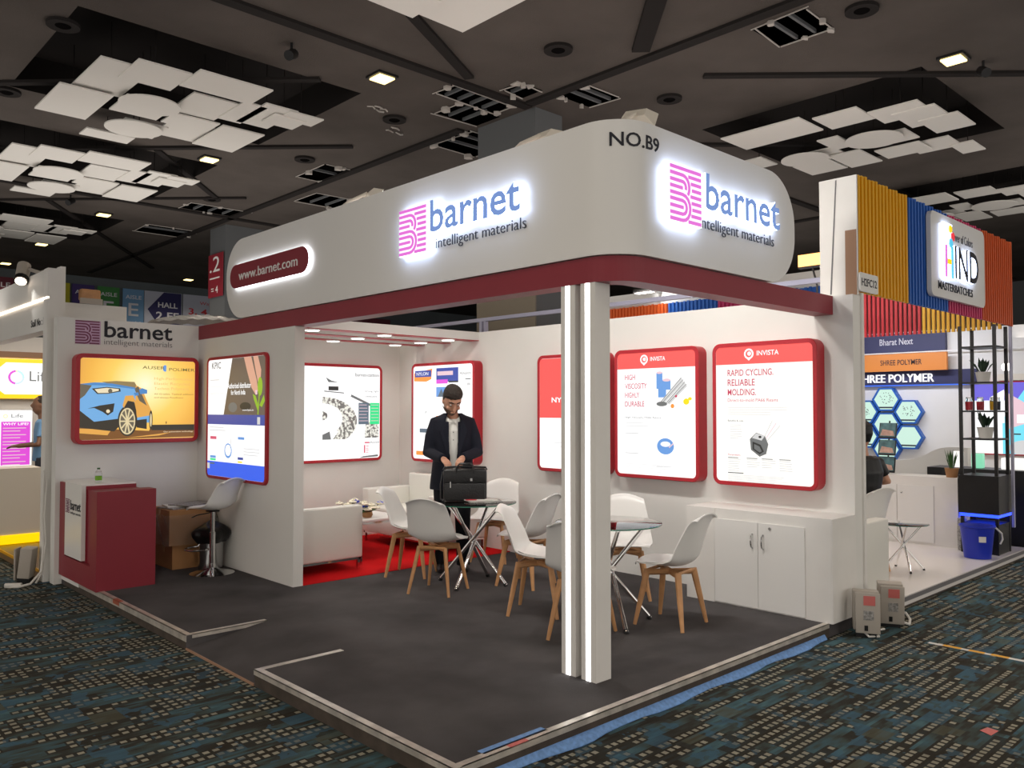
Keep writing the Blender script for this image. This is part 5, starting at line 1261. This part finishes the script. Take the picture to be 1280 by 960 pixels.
for (x, z, r, m_) in ((.45, .585, .042, M.setdefault('L_redd', lit('L_redd', c(230, 50, 60), 1))), (.40, .52, .045, M['L_cyan']), (.39, .65, .038, M['L_yellow']), (.30, .62, .038, M['L_white']), (.31, .53, .035, M['L_white'])):
    build('dot', MB().prism([(x+r*math.cos(a*PI/8), z+r*math.sin(a*PI/8)) for a in range(16)], .075, .085, fr), m_, hs)
mb = MB().prism([(.255, .185), (.46, .185), (.46, .50), (.255, .50)], .047, .072, fr); mb.prism([(.26, .5), (.46, .5), (.46, .70), (.26, .70)], .047, .072, fr)
build('opal_block', mb, M['halo'], hs)
text(fr, 'IND', .50, .20, .66, .31, M['ink'], hs, depth=.02, w0=.06, bold=.02, name='letters', sidemat=M['halo'])
text(fr, 'MASTERBATCHES', .16, .075, .92, .075, M['ink'], hs, depth=.004, w0=.046, bold=.004); text(fr, 'Power of Colors', .52, .57, .58, .085, M['grey_ink'], hs, depth=.003, w0=.046)
st_ = thing('stall_number_tag', 'small white H2FC12 tag at the left end of the ribbed fascia', 'sign', (4.24, -.06, 2.53))
fr = Frame((4.07, -.048, 2.53), NY); build('tag_plate', MB().prism(rrect(.34, .15, .02), 0, .012, fr), M['white_gloss'], st_); text(fr, 'H2FC12', .03, .045, .28, .062, M['ink'], st_, w0=.0125, bold=.008)

# hanging slats behind it
sl = thing('slat_screen', 'row of red and yellow hanging slats under the ribbed fascia', 'screen', (8.0, .9, 2.5))
build('top_rail', MB().box(7.99, 8.03, .02, 1.95, 3.2, 3.25), M['slate'], sl)
s0 = None
for i in range(34):
    y = 1.86-i*.054
    m_ = 'red' if i < 18 else 'slat_yellow'
    build('slat', MB().box(7.985, 8.02, y-.015, y+.015, 2.50, 3.2), M[m_], sl)
# posts and beam of that stall, platform
np_ = thing('raised_platform', 'glossy white platform of the right-hand stall with a grey edge', 'platform', (6.3, 1.5, FZ))
build('deck', MB().box(4.14, 8.5, -.03, 4.0, FZ+.02, 0), mat('white_deck', (.78, .74, .72, 1), .18), np_)
build('edge_band', MB().box(4.14, 8.5, -.036, -.03, -.045, -.008), M['grey_ink'], np_); build('plinth', MB().box(4.14, 8.48, -.02, 3.98, FZ, FZ+.02), M['dark_side'], np_)
build('wall_right_back', MB().box(4.13, 8.0, 4.0, 4.08, FZ, 2.5), M['white_wall'], kind='structure')

so = thing('box_sofa', 'beige box sofa seen end-on just beyond the right wall end', 'sofa', (4.8, .5, 0))
build('armrest', MB().bbox(4.5, 5.08, .15, .28, .03, .635, .02), M['sofa'], so); build('seat', MB().bbox(4.5, 5.08, .285, 1.5, .03, .42, .02), M['sofa'], so); build('backrest', MB().bbox(4.2, 4.48, .15, 1.64, .03, .66, .02), M['sofa'], so); build('armrest', MB().bbox(4.5, 5.08, 1.51, 1.64, .03, .635, .02), M['sofa'], so)
chn = dup_at(ch0, (5.80, .74, 0), math.radians(75), 'white chair under the person in black in the right-hand stall'); del chn['group']
simple_person('seated person in black seen from behind in the right-hand stall', (5.80, .68, 0), math.radians(-15), True, 'black', hairm='black', sc=1.12, arms={1: (Vector((.29, -.02, .78)), Vector((.25, .24, .72))), -1: (Vector((-.27, .0, .74)), Vector((-.14, .25, .72)))})
gt = dup_at(tb, (6.12, .44, 0), .3, 'small glass table partly hidden by the beige sofa in the right-hand stall'); del gt['group']; gt.scale = (.6, .6, .62)
co = thing('storage_counter', 'white counter with two small-knobbed doors in the right-hand stall', 'counter', (8.0, 1.2, 0))
build('carcass', MB().box(7.862, 8.25, .5, 2.6, 0, .80), M['white_paint'], co)
for a, b, k in ((.76, 1.17, 1.12), (1.18, 1.60, 1.23), (1.62, 2.05, 1.98)):
    d = build('door', MB().box(7.85, 7.861, a, b, .03, .69), M['white_gloss'], co); build('knob', MB().ball((7.842, k, .6), .013, 8, 6), M['steel'], d)
# potted plants
def pot_plant(label, x, y, z, s, kind='grass', potm='terracotta', seed=1):
    t = thing('potted_plant', label, 'plant', (x, y, z)); q = random.Random(seed)
    build('pot', MB().lathe([(.05*s, z+.001), (.065*s, z+.09*s), (.07*s, z+.095*s), (.06*s, z+.09*s)], x, y, 18), M[potm], t)
    for k in range(46 if kind == 'grass' else 11):
        a = q.random()*6.28; L_ = (.12+.08*q.random())*s*(1 if kind == 'grass' else 1.1); o = (.05 if kind == 'grass' else .10)*s*(.4+q.random())
        b = Vector((x+.02*s*math.cos(a), y+.02*s*math.sin(a), z+.08*s)); tp = Vector((x+o*math.cos(a), y+o*math.sin(a), z+.09*s+L_*(1 if kind == 'grass' else .7))); m_ = (b+tp)/2+Vector((0, 0, .02*s)); w = Vector((-math.sin(a), math.cos(a), 0))*(.006 if kind == 'grass' else .02)*s
        build('leaf', MB().add([b, m_+w, tp, m_-w, m_+Vector((0, 0, .003))], [(0, 1, 4), (1, 2, 4), (2, 3, 4), (3, 0, 4), (0, 3, 2, 1)]), M['leaf' if kind == 'grass' else 'leaf_dark'], t)
pot_plant('bushy green plant in a basket pot on the end of the white counter', 7.98, .60, .80, 1.15, 'grass', 'terracotta', 2)

# shelf tower
tw = thing('shelf_tower', 'black metal shelf tower at the corner of the right-hand stall', 'shelf', (7.9, .22, 0))
for x in (7.70, 8.10):
    for y in (.05, .40): build('post', MB().box(x-.016, x+.016, y-.016, y+.016, 0, 2.53), M['black'], tw)
for z in (1.27, 1.58, 1.90, 2.30): build('shelf_board', MB().box(7.685, 8.115, .035, .415, z-.018, z), M['black'], tw)
build('black_case', MB().box(7.66, 8.14, .02, .43, .44, .86), M['black'], tw); build('base_case', MB().box(7.69, 8.11, .04, .41, 0.002, .33), M['black'], tw)
build('blue_light', MB().box(7.67, 8.13, .03, .42, .405, .438), M['led_blue'], tw)
build('corner_profile', MB().box(8.02, 8.06, -.028, -.002, .28, 2.53), M['lavender'], tw)
def jar(x, y, z, m_, label):
    t = thing('glass_jar', label, 'jar', (x, y, z)); build('contents', MB().lathe([(.034, z+.004), (.036, z+.10)], x, y, 16), M[m_], t)
    build('glass_body', MB().lathe([(.037, z+.002), (.039, z+.105), (.030, z+.125), (.030, z+.14)], x, y, 16), M['clear'], t); build('lid', MB().lathe([(.032, z+.135), (.032, z+.15)], x, y, 14), M['steel'], t)
jar(7.75, .33, 1.58, 'maroon_red', 'jar of dark red granules, leftmost on the tower shelf'); jar(7.80, .23, 1.58, 'maroon_red', 'second jar of dark red granules on the tower shelf'); jar(7.88, .12, 1.58, 'slat_yellow', 'jar of amber granules on the tower shelf'); jar(7.99, .12, 1.58, 'slate', 'jar of dark grey granules, rightmost on the tower shelf')
pot_plant('dark-leaved plant in a square white pot on the upper tower shelf', 7.88, .22, 1.90, 1.2, 'leafy', 'pot', 7); pot_plant('dark-leaved plant in a white pot on the lowest open tower shelf', 7.86, .2, 1.27, 1.3, 'leafy', 'pot', 8)
bk = thing('bucket', 'blue plastic bucket with a white handle on the white platform edge', 'bucket', (7.40, .16, 0))
build('bucket_body', MB().lathe([(.13, .002), (.165, .33), (.178, .335), (.178, .35), (.165, .352), (.158, .33), (.125, .012)], 7.40, .16, 32), M['bucket'], bk)
build('handle', MB().tube([(7.50, .01, .325), (7.56, -.03, .26), (7.57, -.035, .20), (7.54, -.02, .15)], .010, 8), M['pot'], bk)
build('paper_label', MB().surf(lambda u, v: (7.40+.1575*math.cos(-2.75+.45*u), .16+.1575*math.sin(-2.75+.45*u), .185+.06*v), 6, 1, .001), M['paper'], bk)
build('rolled_mat', MB().lathe([(.045, .002), (.05, .2), (.045, .36)], 7.80, .44, 16), M['newsprint'], label='speckled rolled mat standing between the counter and the bucket', cat='roll')
# leaflet stand on the counter
ls = thing('leaflet_stand', 'black three-tier leaflet stand on the white counter', 'stand', (7.98, 1.34, .8))
for k, z in enumerate((.82, 1.03, 1.24)):
    P = Frame((7.95+.0*k, 1.45-.012*k, z), NX, Vector((.22, 0, 1)).normalized())
    tr_ = build('tray', MB().prism([(0, 0), (.21, 0), (.21, .19), (0, .19)], -.012, 0, P), M['black'], ls)
    build('leaflet', MB().prism([(.012, .02), (.198, .02), (.198, .188), (.012, .188)], .001, .005, P), M.setdefault('teal_print', mat('teal_print', c(70, 105, 110), .4, vary=(14, .4))), tr_)
    build('leaflet_photo', MB().prism([(.02, .03), (.19, .03), (.17, .09), (.04, .11)], .0052, .0058, P), M.setdefault('tan_print', mat('tan_print', c(175, 140, 125), .4, vary=(20, .3))), tr_)
build('upright', MB().tube([(7.99, 1.34, .802), (8.08, 1.34, 1.45)], .01, 8), M['black'], ls)
# far stall beyond: hexagon light boxes and signs, all in planes that face the camera side
fs2 = thing('stall_header', 'blue, orange and navy lettered headers of the far stall above the honeycomb boxes', 'sign board', (12.1, 2, 2.0))
build('wall_far_stall', MB().box(12.05, 12.15, -3, 6.2, FZ, 2.9), M['white_wall'], kind='structure'); build('floor_far_stall', MB().box(10.3, 12.05, -3.0, 6.2, FZ, 0), M['white_paint'], kind='structure')
h1 = build('blue_header', MB().box(11.97, 12.049, 1.55, 6.2, 2.0, 2.24), M['navy'], fs2); fr = Frame((11.965, 3.62, 2.0), NX)
text(fr, 'SHREE POLYMER', .19, .045, 1.25, .14, M['L_white'], h1, depth=.03, w0=.002, bold=.004, name='letters')
build('header_glow', MB().box(11.96, 11.969, 1.55, 6.2, 1.985, 2.003), M.setdefault('L_bluelip', lit('L_bluelip', c(60, 110, 235), 1.2)), fs2)
h2 = build('orange_header', MB().box(11.80, 11.86, 1.93, 6.2, 2.23, 2.52), M['sign_orange'], fs2); text(Frame((11.795, 3.4, 2.23), NX), 'SHREE POLYMER', .42, .10, .67, .09, M['ink'], h2, bold=.002, name='letters')
h3 = build('navy_header', MB().box(11.95, 12.049, 2.0, 6.2, 2.56, 2.88), M['navy'], fs2); text(Frame((11.945, 3.45, 2.56), NX), 'Bharat Next', .40, .12, .55, .11, M['b_text'], h3, bold=.01, name='letters')
build('white_rail', MB().box(11.9, 11.93, -3, 6.2, 2.535, 2.55), M['white_gloss'], fs2)
build('side_header', MB().box(11.97, 12.04, -3, 1.25, 2.04, 2.14), M['cream'], fs2)
hexm = lit('L_mint', c(205, 238, 222), .95)
def hexbox(y, z, label, dots=True):
    t = thing('hexagon_light_box', label, 'light box', (12.0, y, z)); r = .235
    fr = Frame((12.049, y, z), NX); H_ = lambda r_: [(r_*math.cos(k*PI/3), r_*math.sin(k*PI/3)*.97) for k in range(6)]
    o, i_ = H_(r), H_(r*.86); mb = MB(); vs = [fr(*p, 0) for p in o]+[fr(*p, .12) for p in o]+[fr(*p, .12) for p in i_]+[fr(*p, .10) for p in i_]
    mb.add(vs, [(k*6+j, k*6+(j+1) % 6, (k+1)*6+(j+1) % 6, (k+1)*6+j) for k in range(3) for j in range(6)]+[(5, 4, 3, 2, 1, 0)]); build('frame', mb, M['blue'], t)
    build('lit_panel', MB().prism(i_, .095, .101, fr), hexm, t)
    build('granule_tray', MB().prism([(-.11, -.15), (.11, -.15), (.12, -.125), (-.12, -.125)], .101, .12, fr), M['slate'], t)
    if dots:
        q = random.Random(int(y*1000)); mb = MB()
        for k in range(26): a, rr = q.random()*6.28, .12*math.sqrt(q.random()); mb.box(*(v for p_ in (fr(rr*math.cos(a), rr*math.sin(a)*.8+.02, .104),) for v in (p_.x-.002, p_.x, p_.y-.006, p_.y+.006, p_.z-.006, p_.z+.006)))
        build('granules', mb, M['slate'], t, kind='stuff')
dy, dz = .365, .212
hexbox(2.955, 1.76, 'hexagonal light box at the top of the honeycomb'); hexbox(2.955-dy, 1.76-dz, 'hexagonal light box at the upper right of the honeycomb'); hexbox(2.955+dy, 1.76-dz, 'hexagonal light box at the upper left of the honeycomb'); hexbox(2.955-dy, 1.76-3*dz, 'empty hexagonal light box at the lower right of the honeycomb', False)
hexbox(2.955, 1.76-2*dz, 'bright hexagonal light box at the centre of the honeycomb', False); hexbox(2.955+dy, 1.76-3*dz, 'hexagonal light box at the lower left beside the seated person'); hexbox(2.955, 1.76-4*dz, 'lowest hexagonal light box partly behind the leaflet stand')
lamp('stall_light', 'AREA', (10.6, 2.6, 2.9), (11.9, 2.6, 1.0), 40, (.86, .88, 1), (2.4, .2))
# cyan light box at the far right
t, a = light_box('cyan and violet light box with white hexagons at the right edge behind the tower', Frame((12.049, 1.62, .88), NX), 2.4, 1.15, .06, border=.02, r=.02)
a.rect(.02, .85, 2.36, .28, M.setdefault('L_violet', lit('L_violet', c(110, 100, 215), 1))); M['L_cy'] = lit('L_cy', c(120, 225, 245), 1)
a.poly([(.42, .02), (.42, .55), (.75, 1.05), (.95, .95), (1.2, .75), (1.2, .02)], 'L_cy'); a.poly([(.45, 1.0), (.75, .8), (.75, .5), (.48, .4)], 'L_pale'); a.poly([(.25, .9), (.45, 1.02), (.45, .5), (.2, .5)], 'L_white'); a.rect(.62, .5, .3, .13, 'L_white'); a.ell(.75, .12, .25, .12, 'L_grey'); a.rect(.55, .32, .12, .02, 'L_dark')
a.done()
pot_plant('tall reddish plant in a dark pot at the right edge', 10.6, .32, 0.0, 4.2, 'leafy', 'maroon', 11)
rc_ = thing('reception_desk', 'curved white reception desk front showing behind the white counter', 'desk', (9.5, 1.4, FZ))
build('desk_body', MB().surf(lambda u, v: (9.9+.25*math.sin(PI*u), 1.0+1.4*u, FZ+(.95+.22*(1/(1+math.exp(14*(u-.45)))))*v), 24, 6, .05), M['white_gloss'], rc_)
ff = thing('stand_spotlight', 'round white spotlight glaring beside the shelf tower', 'spotlight', (10.9, .83, 0)); build('globe', MB().ball((10.9, .83, 2.2), .06, 12, 8), M['lamp_white'], ff); build('pole', MB().tube([(10.9, .83, .001), (10.9, .83, 2.14)], .012, 6), M['steel'], ff)
for k, (y0, y1, m_) in enumerate(((-.2, .5, 'khaki'), (.52, 1.0, 'leaf'), (-1.2, -.22, 'terracotta'))): build('distant_panel', MB().box(13.4, 13.5, y0, y1, 1.9, 3.0), M[m_], label=('brownish', 'green', 'peach')[k]+' distant panel above the cyan light box', cat='panel')
for k, (x, y, z, w_, h_, m_) in enumerate(((8.9, .62, .862, .12, .18, 'L_mint2'), (8.9, .2, .862, .3, .14, 'L_cream'), (8.9, .85, .862, .1, .2, 'L_cream'))):
    M.setdefault('L_mint2', lit('L_mint2', c(140, 225, 185), .9)); build('display_block', MB().bbox(x, x+.12, y-w_/2, y+w_/2, z, z+h_, .01), M[m_], label=('mint green', 'wide cream', 'narrow cream')[k]+' glowing display block on the black desk top', cat='display')
dk = build('black_desk', MB().box(8.75, 9.2, .0, 1.15, FZ, .86), M['black'], label='low black desk behind the bushy green plant', cat='desk')
# ribbed band and lit bulkhead of the stall behind the right wall
rb = thing('ribbed_band', 'orange, blue and pink ribbed band seen above the right wall top', 'sign board', (9.6, 5, 2.6))
fr = Frame((9.6, 7.6, 0), NX)
for a, b, m_ in ((0, 1.84, 'orange'), (1.84, 2.85, 'blue'), (2.85, 3.85, 'pink'), (3.85, 5.2, 'blue')): build('ribbed_panel', ribs(fr, a, b, 2.6, 3.46, .075, .04, .02), M[m_], rb, label=m_+' ribbed section')
build('bulkhead', MB().box(9.66, 9.8, 1.9, 8.6, 3.46, 3.72), M['white_wall'], rb, label='white bulkhead above the ribbed sections')
for y in (5.0, 8.4): build('support_post', MB().box(9.66, 9.76, y, y+.1, FZ, 3.46), M['white_paint'], rb)
fl = thing('stall_floodlight', 'white floodlight shining on the bulkhead above the right wall', 'floodlight', (9.1, 5.9, 3.7)); build('head', MB().bbox(9.1, 9.25, 5.75, 6.15, 3.63, 3.70, .01), M['steel'], fl); build('bracket', MB().box(9.2, 9.66, 5.93, 5.97, 3.66, 3.70), M['steel'], fl); build('lens', MB().box(9.12, 9.23, 5.78, 6.12, 3.622, 3.629), M['lamp_white'], fl)
lamp('bulkhead_lamp', 'SPOT', (9.3, 5.9, 3.8), (9.66, 5.6, 3.5), 14, (1, 1, 1), .05, 150, .8)
fl = thing('stall_floodlight', 'glaring warm floodlight between the fascia end and the ribbed fascia', 'floodlight', (7.0, 1.85, 3.3)); build('head', MB().bbox(7.02, 7.10, 1.66, 1.99, 3.30, 3.48, .01), M['black'], fl); build('lens', MB().box(7.0, 7.015, 1.68, 1.97, 3.32, 3.46), M['lamp_warm'], fl); build('bracket', MB().tube([(7.08, 1.83, 3.32), (7.2, 1.83, 3.1), (7.2, 1.83, .001)], .012, 6), M['black'], fl)
lamp('warm_lamp', 'SPOT', (6.97, 1.83, 3.38), (5.5, 2.2, 1.5), 40, (1, .7, .4), .08, 140, .8)
lamp('stall_lamp', 'AREA', (6.2, 1.6, 3.2), (6.2, 1.6, 0), 40, (1, .94, .92), (2.4, 1.2))
build('small_sign', MB().box(9.56, 9.575, 2.5, 3.1, 3.22, 3.40), M['blue'], label='small blue and white sign beside the pale post above the red beam end', cat='sign')
# lavender truss behind the right wall
tr_ = thing('truss_frame', 'lavender metal frame rising above the right wall near the lounge corner', 'frame', (4.6, 5, 2.5))
build('rail', MB().box(4.58, 4.63, .5, 8.6, 2.715, 2.76), M['lavender'], tr_); build('upright', MB().box(4.58, 4.63, 5.03, 5.08, FZ, 2.715), M['lavender'], tr_); build('upright', MB().box(4.58, 4.63, 4.96, 4.99, FZ, 2.715), M['lavender'], tr_)
build('dark_stall_back', MB().box(6.9, 7.0, 5.2, 9.5, FZ, 2.9), M['slate'], label='dark slate stall panel seen in the gap above the right wall', cat='panel')

# ------------------------------------------------------------------ stall on the left
ls_ = thing('exhibition_stall', 'white left-hand stall with a lit strip along its canopy', 'stall', (-.1, 8, FZ))
build('corner_post', MB().box(-.115, .0, 6.20, 6.34, FZ, 3.0), M['white_paint'], ls_); build('corner_post', MB().box(.002, .05, 6.22, 6.36, 2.5, 3.03), M['white_paint'], ls_)
build('back_panel', MB().box(.05, .72, 6.46, 6.5, FZ, 2.70), M['white_paint'], ls_)
cf = build('canopy_fascia', MB().box(-.10, .05, 6.35, 10.5, 2.39, 3.0), M['white_wall'], ls_)
build('light_strip', MB().box(-.118, -.101, 6.0+.2, 10.4, 2.695, 2.715), M['led_warm'], ls_)
text(Frame((-.102, 6.86, 2.45), NX), 'Stall No : B7', .0, .0, .58, .075, M['ink'], cf, depth=.002, name='lettering')
build('wall_left_stall', MB().box(-3, 3, 10.06, 10.12, FZ, 2.6), M['white_wall'], kind='structure'); build('brown_lintel', MB().box(-3, 3, 9.95, 10.05, 2.30, 2.38), M['wood_raw'], ls_)
build('stall_deck', MB().box(-.1, 3, 6.22, 10.06, FZ, 0), mat('brown_deck', c(120, 95, 75), .4), ls_); build('deck_edge', MB().box(-.112, -.101, 6.22, 10.0, -.03, .0), M['yellow_strip'], ls_)  # deck_edge is a plain yellow strip along the deck side
lamp('left_stall_lamp', 'AREA', (.9, 8.2, 2.35), (.9, 9.2, 0), 26, (1, .88, .76), (1.5, 1.5))
fl = thing('arm_spotlight', 'grey floodlight bracket on top of the left-hand stall canopy', 'floodlight', (-.12, 6.9, 3.0))
build('lamp_body', MB().tube([(-.12, 7.10, 3.14), (-.16, 7.02, 2.99)], .065, 12), M['box_grey'], fl); build('lamp_ring', MB().tube([(-.16, 7.02, 2.99), (-.175, 6.99, 2.95)], .068, 12), M['black'], fl); build('lamp_glow', MB().tube([(-.176, 6.988, 2.948), (-.178, 6.984, 2.943)], .055, 12), M['led_warm'], fl); build('arm', MB().tube([(-.10, 7.08, 3.1), (-.05, 6.75, 3.02), (-.05, 6.4, 3.01)], .02, 8), M['box_grey'], fl)
lamp('canopy_spot', 'SPOT', (-.2, 6.93, 2.92), (-.1, 6.55, 2.45), 5, (1, .97, .92), .03, 60, .7)
lc = thing('reception_counter', 'cream counter with a glowing yellow foot in the left-hand stall', 'counter', (-.2, 8.4, 0))
build('counter_body', MB().box(-1.6, .35, 8.2, 8.7, .125, .90), M['cream'], lc); build('yellow_foot', MB().box(-1.6, .36, 8.18, 8.7, .02, .12), M['L_yellow'], lc); build('side_board', MB().box(.36, .42, 8.25, 8.7, 0.002, .86), M['wood_raw'], lc)
lt, a = light_box('yellow bordered backlit sign with a ring of coloured dots in the left-hand stall', Frame((-.30, 10.05, 1.73), NY), 1.3, .57, .12, border=.012, r=.02)
for o in lt.children:
    if o.name.startswith('frame'): o.data.materials[0] = M['slat_yellow']
a.rect(.0125, .0125, 1.275, .545, 'L_white'); a.rect(.0125, .50, 1.275, .055, 'L_yellow'); a.rect(.0125, .0125, 1.275, .055, 'L_yellow'); a.poly([(.0125, .5), (.62, .5), (.50, .38), (.5, .5)], 'L_yellow')
a.poly([(.45, .50), (.60, .50), (.50, .40), (.45, .40)], 'L_yellow'); a.poly([(.45, .06), (.62, .06), (.52, .14), (.45, .18)], 'L_yellow')
for k in range(24):
    an = 2*PI*k/24; col = ('L_pale', 'L_fog', 'L_cream')[k % 3] if math.cos(an) > -.2 else 'L_magenta'
    if math.cos(an) > -.2: M.setdefault('L_pastel%d' % (k//6), lit('L_pastel%d' % (k//6), (c(190, 240, 250), c(240, 245, 190), c(250, 215, 190), c(205, 225, 255))[k//6], 1.1)); col = 'L_pastel%d' % (k//6)
    a.ell(.745+.085*math.cos(an), .30+.085*math.sin(an), .016, .016, col, 8)
a.text('Life', .905, .25, .27, .14, 'L_mid'); a.done()
lp, a = light_box('purple light box of small white print under the yellow bordered sign', Frame((.05, 10.05, .80), NY), .62, .79, .05, border=.008, r=.012)
for o in lp.children:
    if o.name.startswith('frame'): o.data.materials[0] = M['white_gloss']
a.rect(.24, .03, .35, .595, 'L_magenta'); a.text('WHY LIFE?', .26, .575, .31, .035, 'L_white', bold=.02); a.text('Life', .36, .68, .14, .05, 'L_mid'); a.ell(.29, .70, .03, .03, 'L_pastel1'); a.ell(.29, .70, .015, .015, 'L_white')
for i in range(12): a.rect(.26, .53-i*.04-(i//2)*.012, .28-(i % 2)*.07, .012, 'L_pale')
a.done()
simple_person('person in a blue shirt standing behind the cream counter at the left edge', (.62, 9.25, 0), math.radians(75), False, 'b_blue', 'dark_skin', trous='slate')
# boxes and cables at the stall corners
def power_box(label, x, y, rz, tilt_, z=FZ):
    t = thing('power_box', label, 'power box', (x, y, z), rz)
    build('case', MB().bbox(-.055, .055, -.09, .09, .05, .34, .008).xf(Matrix.Rotation(tilt_, 4, 'Y')), M['box_grey'], t, local=True)
    l = build('lid', MB().bbox(-.075, -.06, -.095, .075, .04, .34, .004).xf(Matrix.Rotation(tilt_-.1, 4, 'Y')), M['box_grey'], t, local=True)
    build('warning_mark', MB().box(-.0775, -.0752, -.06, .02, .25, .32).xf(Matrix.Rotation(tilt_-.1, 4, 'Y')), M['red_tape'], l, local=True)
    build('meter_window', MB().box(-.0775, -.0752, -.05, .02, .14, .21).xf(Matrix.Rotation(tilt_-.1, 4, 'Y')), M['newsprint'], l, local=True)
    build('socket', MB().box(-.0775, -.0752, -.01, .015, .06, .10).xf(Matrix.Rotation(tilt_-.1, 4, 'Y')), M['black'], l, local=True)
    build('base_foot', MB().box(-.05, .05, -.07, .07, 0, .055), M['black'], t, local=True)
    return t
power_box('grey power box at the right wall end, nearer one of the pair', 3.84, -.17, math.radians(28), .05); power_box('grey power box with its lid open, right of its twin at the wall end', 4.28, -.17, math.radians(28), -.04)
power_box('grey power box leaning at the left corner of the platform', -.24, 6.32, math.radians(-30), .10)
build('cable', MB().tube([(3.80, -.16, -.05), (3.78, -.22, -.085), (3.86, -.26, -.09), (3.98, -.18, -.085), (4.1, -.2, -.09)], .008, 6).tube([(4.3, -.2, -.05), (4.38, -.28, -.09), (4.55, -.22, -.09), (4.72, -.12, -.085), (4.75, -.05, -.09)], .010, 6), M['cable'], label='pale cable loops on the carpet under the pair of power boxes', cat='cable')
build('cable', MB().tube([(-.13, 6.18, 1.0), (-.135, 6.17, .5), (-.125, 6.165, .25), (-.15, 6.12, .02), (-.26, 6.04, -.07), (-.36, 6.05, -.088), (-.45, 6.14, -.088)], .011, 7).tube([(-.10, 6.17, .9), (-.12, 6.16, .55), (-.105, 6.16, .3), (-.14, 6.14, .0), (-.2, 6.1, -.08)], .009, 6).tube([(-.45, 6.14, -.075), (-.33, 6.06, -.075)], .022, 8), M['cable'], label='white cables running down the stall post to a plug on the carpet', cat='cable')
mb = MB()
for k in range(8): mb.box(4.0-.004*k, 4.012-.004*k+.01, -.57-.082*(k+1)+.03, -.57-.082*k, FZ, FZ+.003)
build('floor_tape', MB().box(3.975, 4.015, -1.6, -.56, FZ+.0002, FZ+.0018), M['paper'], label='white strip of tape on the hall carpet with yellow stretches', cat='tape')
for k, (a, b) in enumerate(((-.78, -.66), (-.93, -.83), (-1.08, -.97))): build('tape_piece', MB().box(3.974, 4.016, a, b, FZ+.002, FZ+.003), M['yellow_strip'], label=('nearest to the stalls', 'middle', 'outermost')[k]+' yellow stretch on the white floor tape', cat='tape')
build('paper_scrap', MB().add([(2.43, -1.43, FZ+.001), (2.52, -1.44, FZ+.004), (2.54, -1.38, FZ+.001), (2.45, -1.37, FZ+.006), (2.48, -1.40, FZ+.012)], [(0, 1, 4), (1, 2, 4), (2, 3, 4), (3, 0, 4), (0, 3, 2, 1)]), M['red_tape'], label='tiny crumpled pink scrap on the hall carpet at lower right', cat='litter')
# plastic sheet tucked over the wall top behind the beam end
build('plastic_sheet', MB().surf(lambda u, v: (.95+1.0*u, 6.16+.5*v, 2.50+(.17*math.sin(PI*min(1, .1+u*.6))**.8+.012*math.sin(40*u+6*v))*(.3+.7*math.sin(PI*(.15+.75*v)))), 40, 8, .003), M['plastic'], label='bulging clear plastic sheet over the top of the left wall', cat='plastic sheet')
ob_ = thing('halogen_head', 'back of a beige floodlight sticking up above the white panel by the AISLE banners', 'floodlight', (.35, 6.5, 2.7)); build('housing', MB().bbox(.26, .46, 6.46, 6.56, 2.74, 2.86, .02), M['wood'], ob_); build('bracket', MB().box(.25, .47, 6.44, 6.46, 2.701, 2.76), M['box_grey'], ob_)
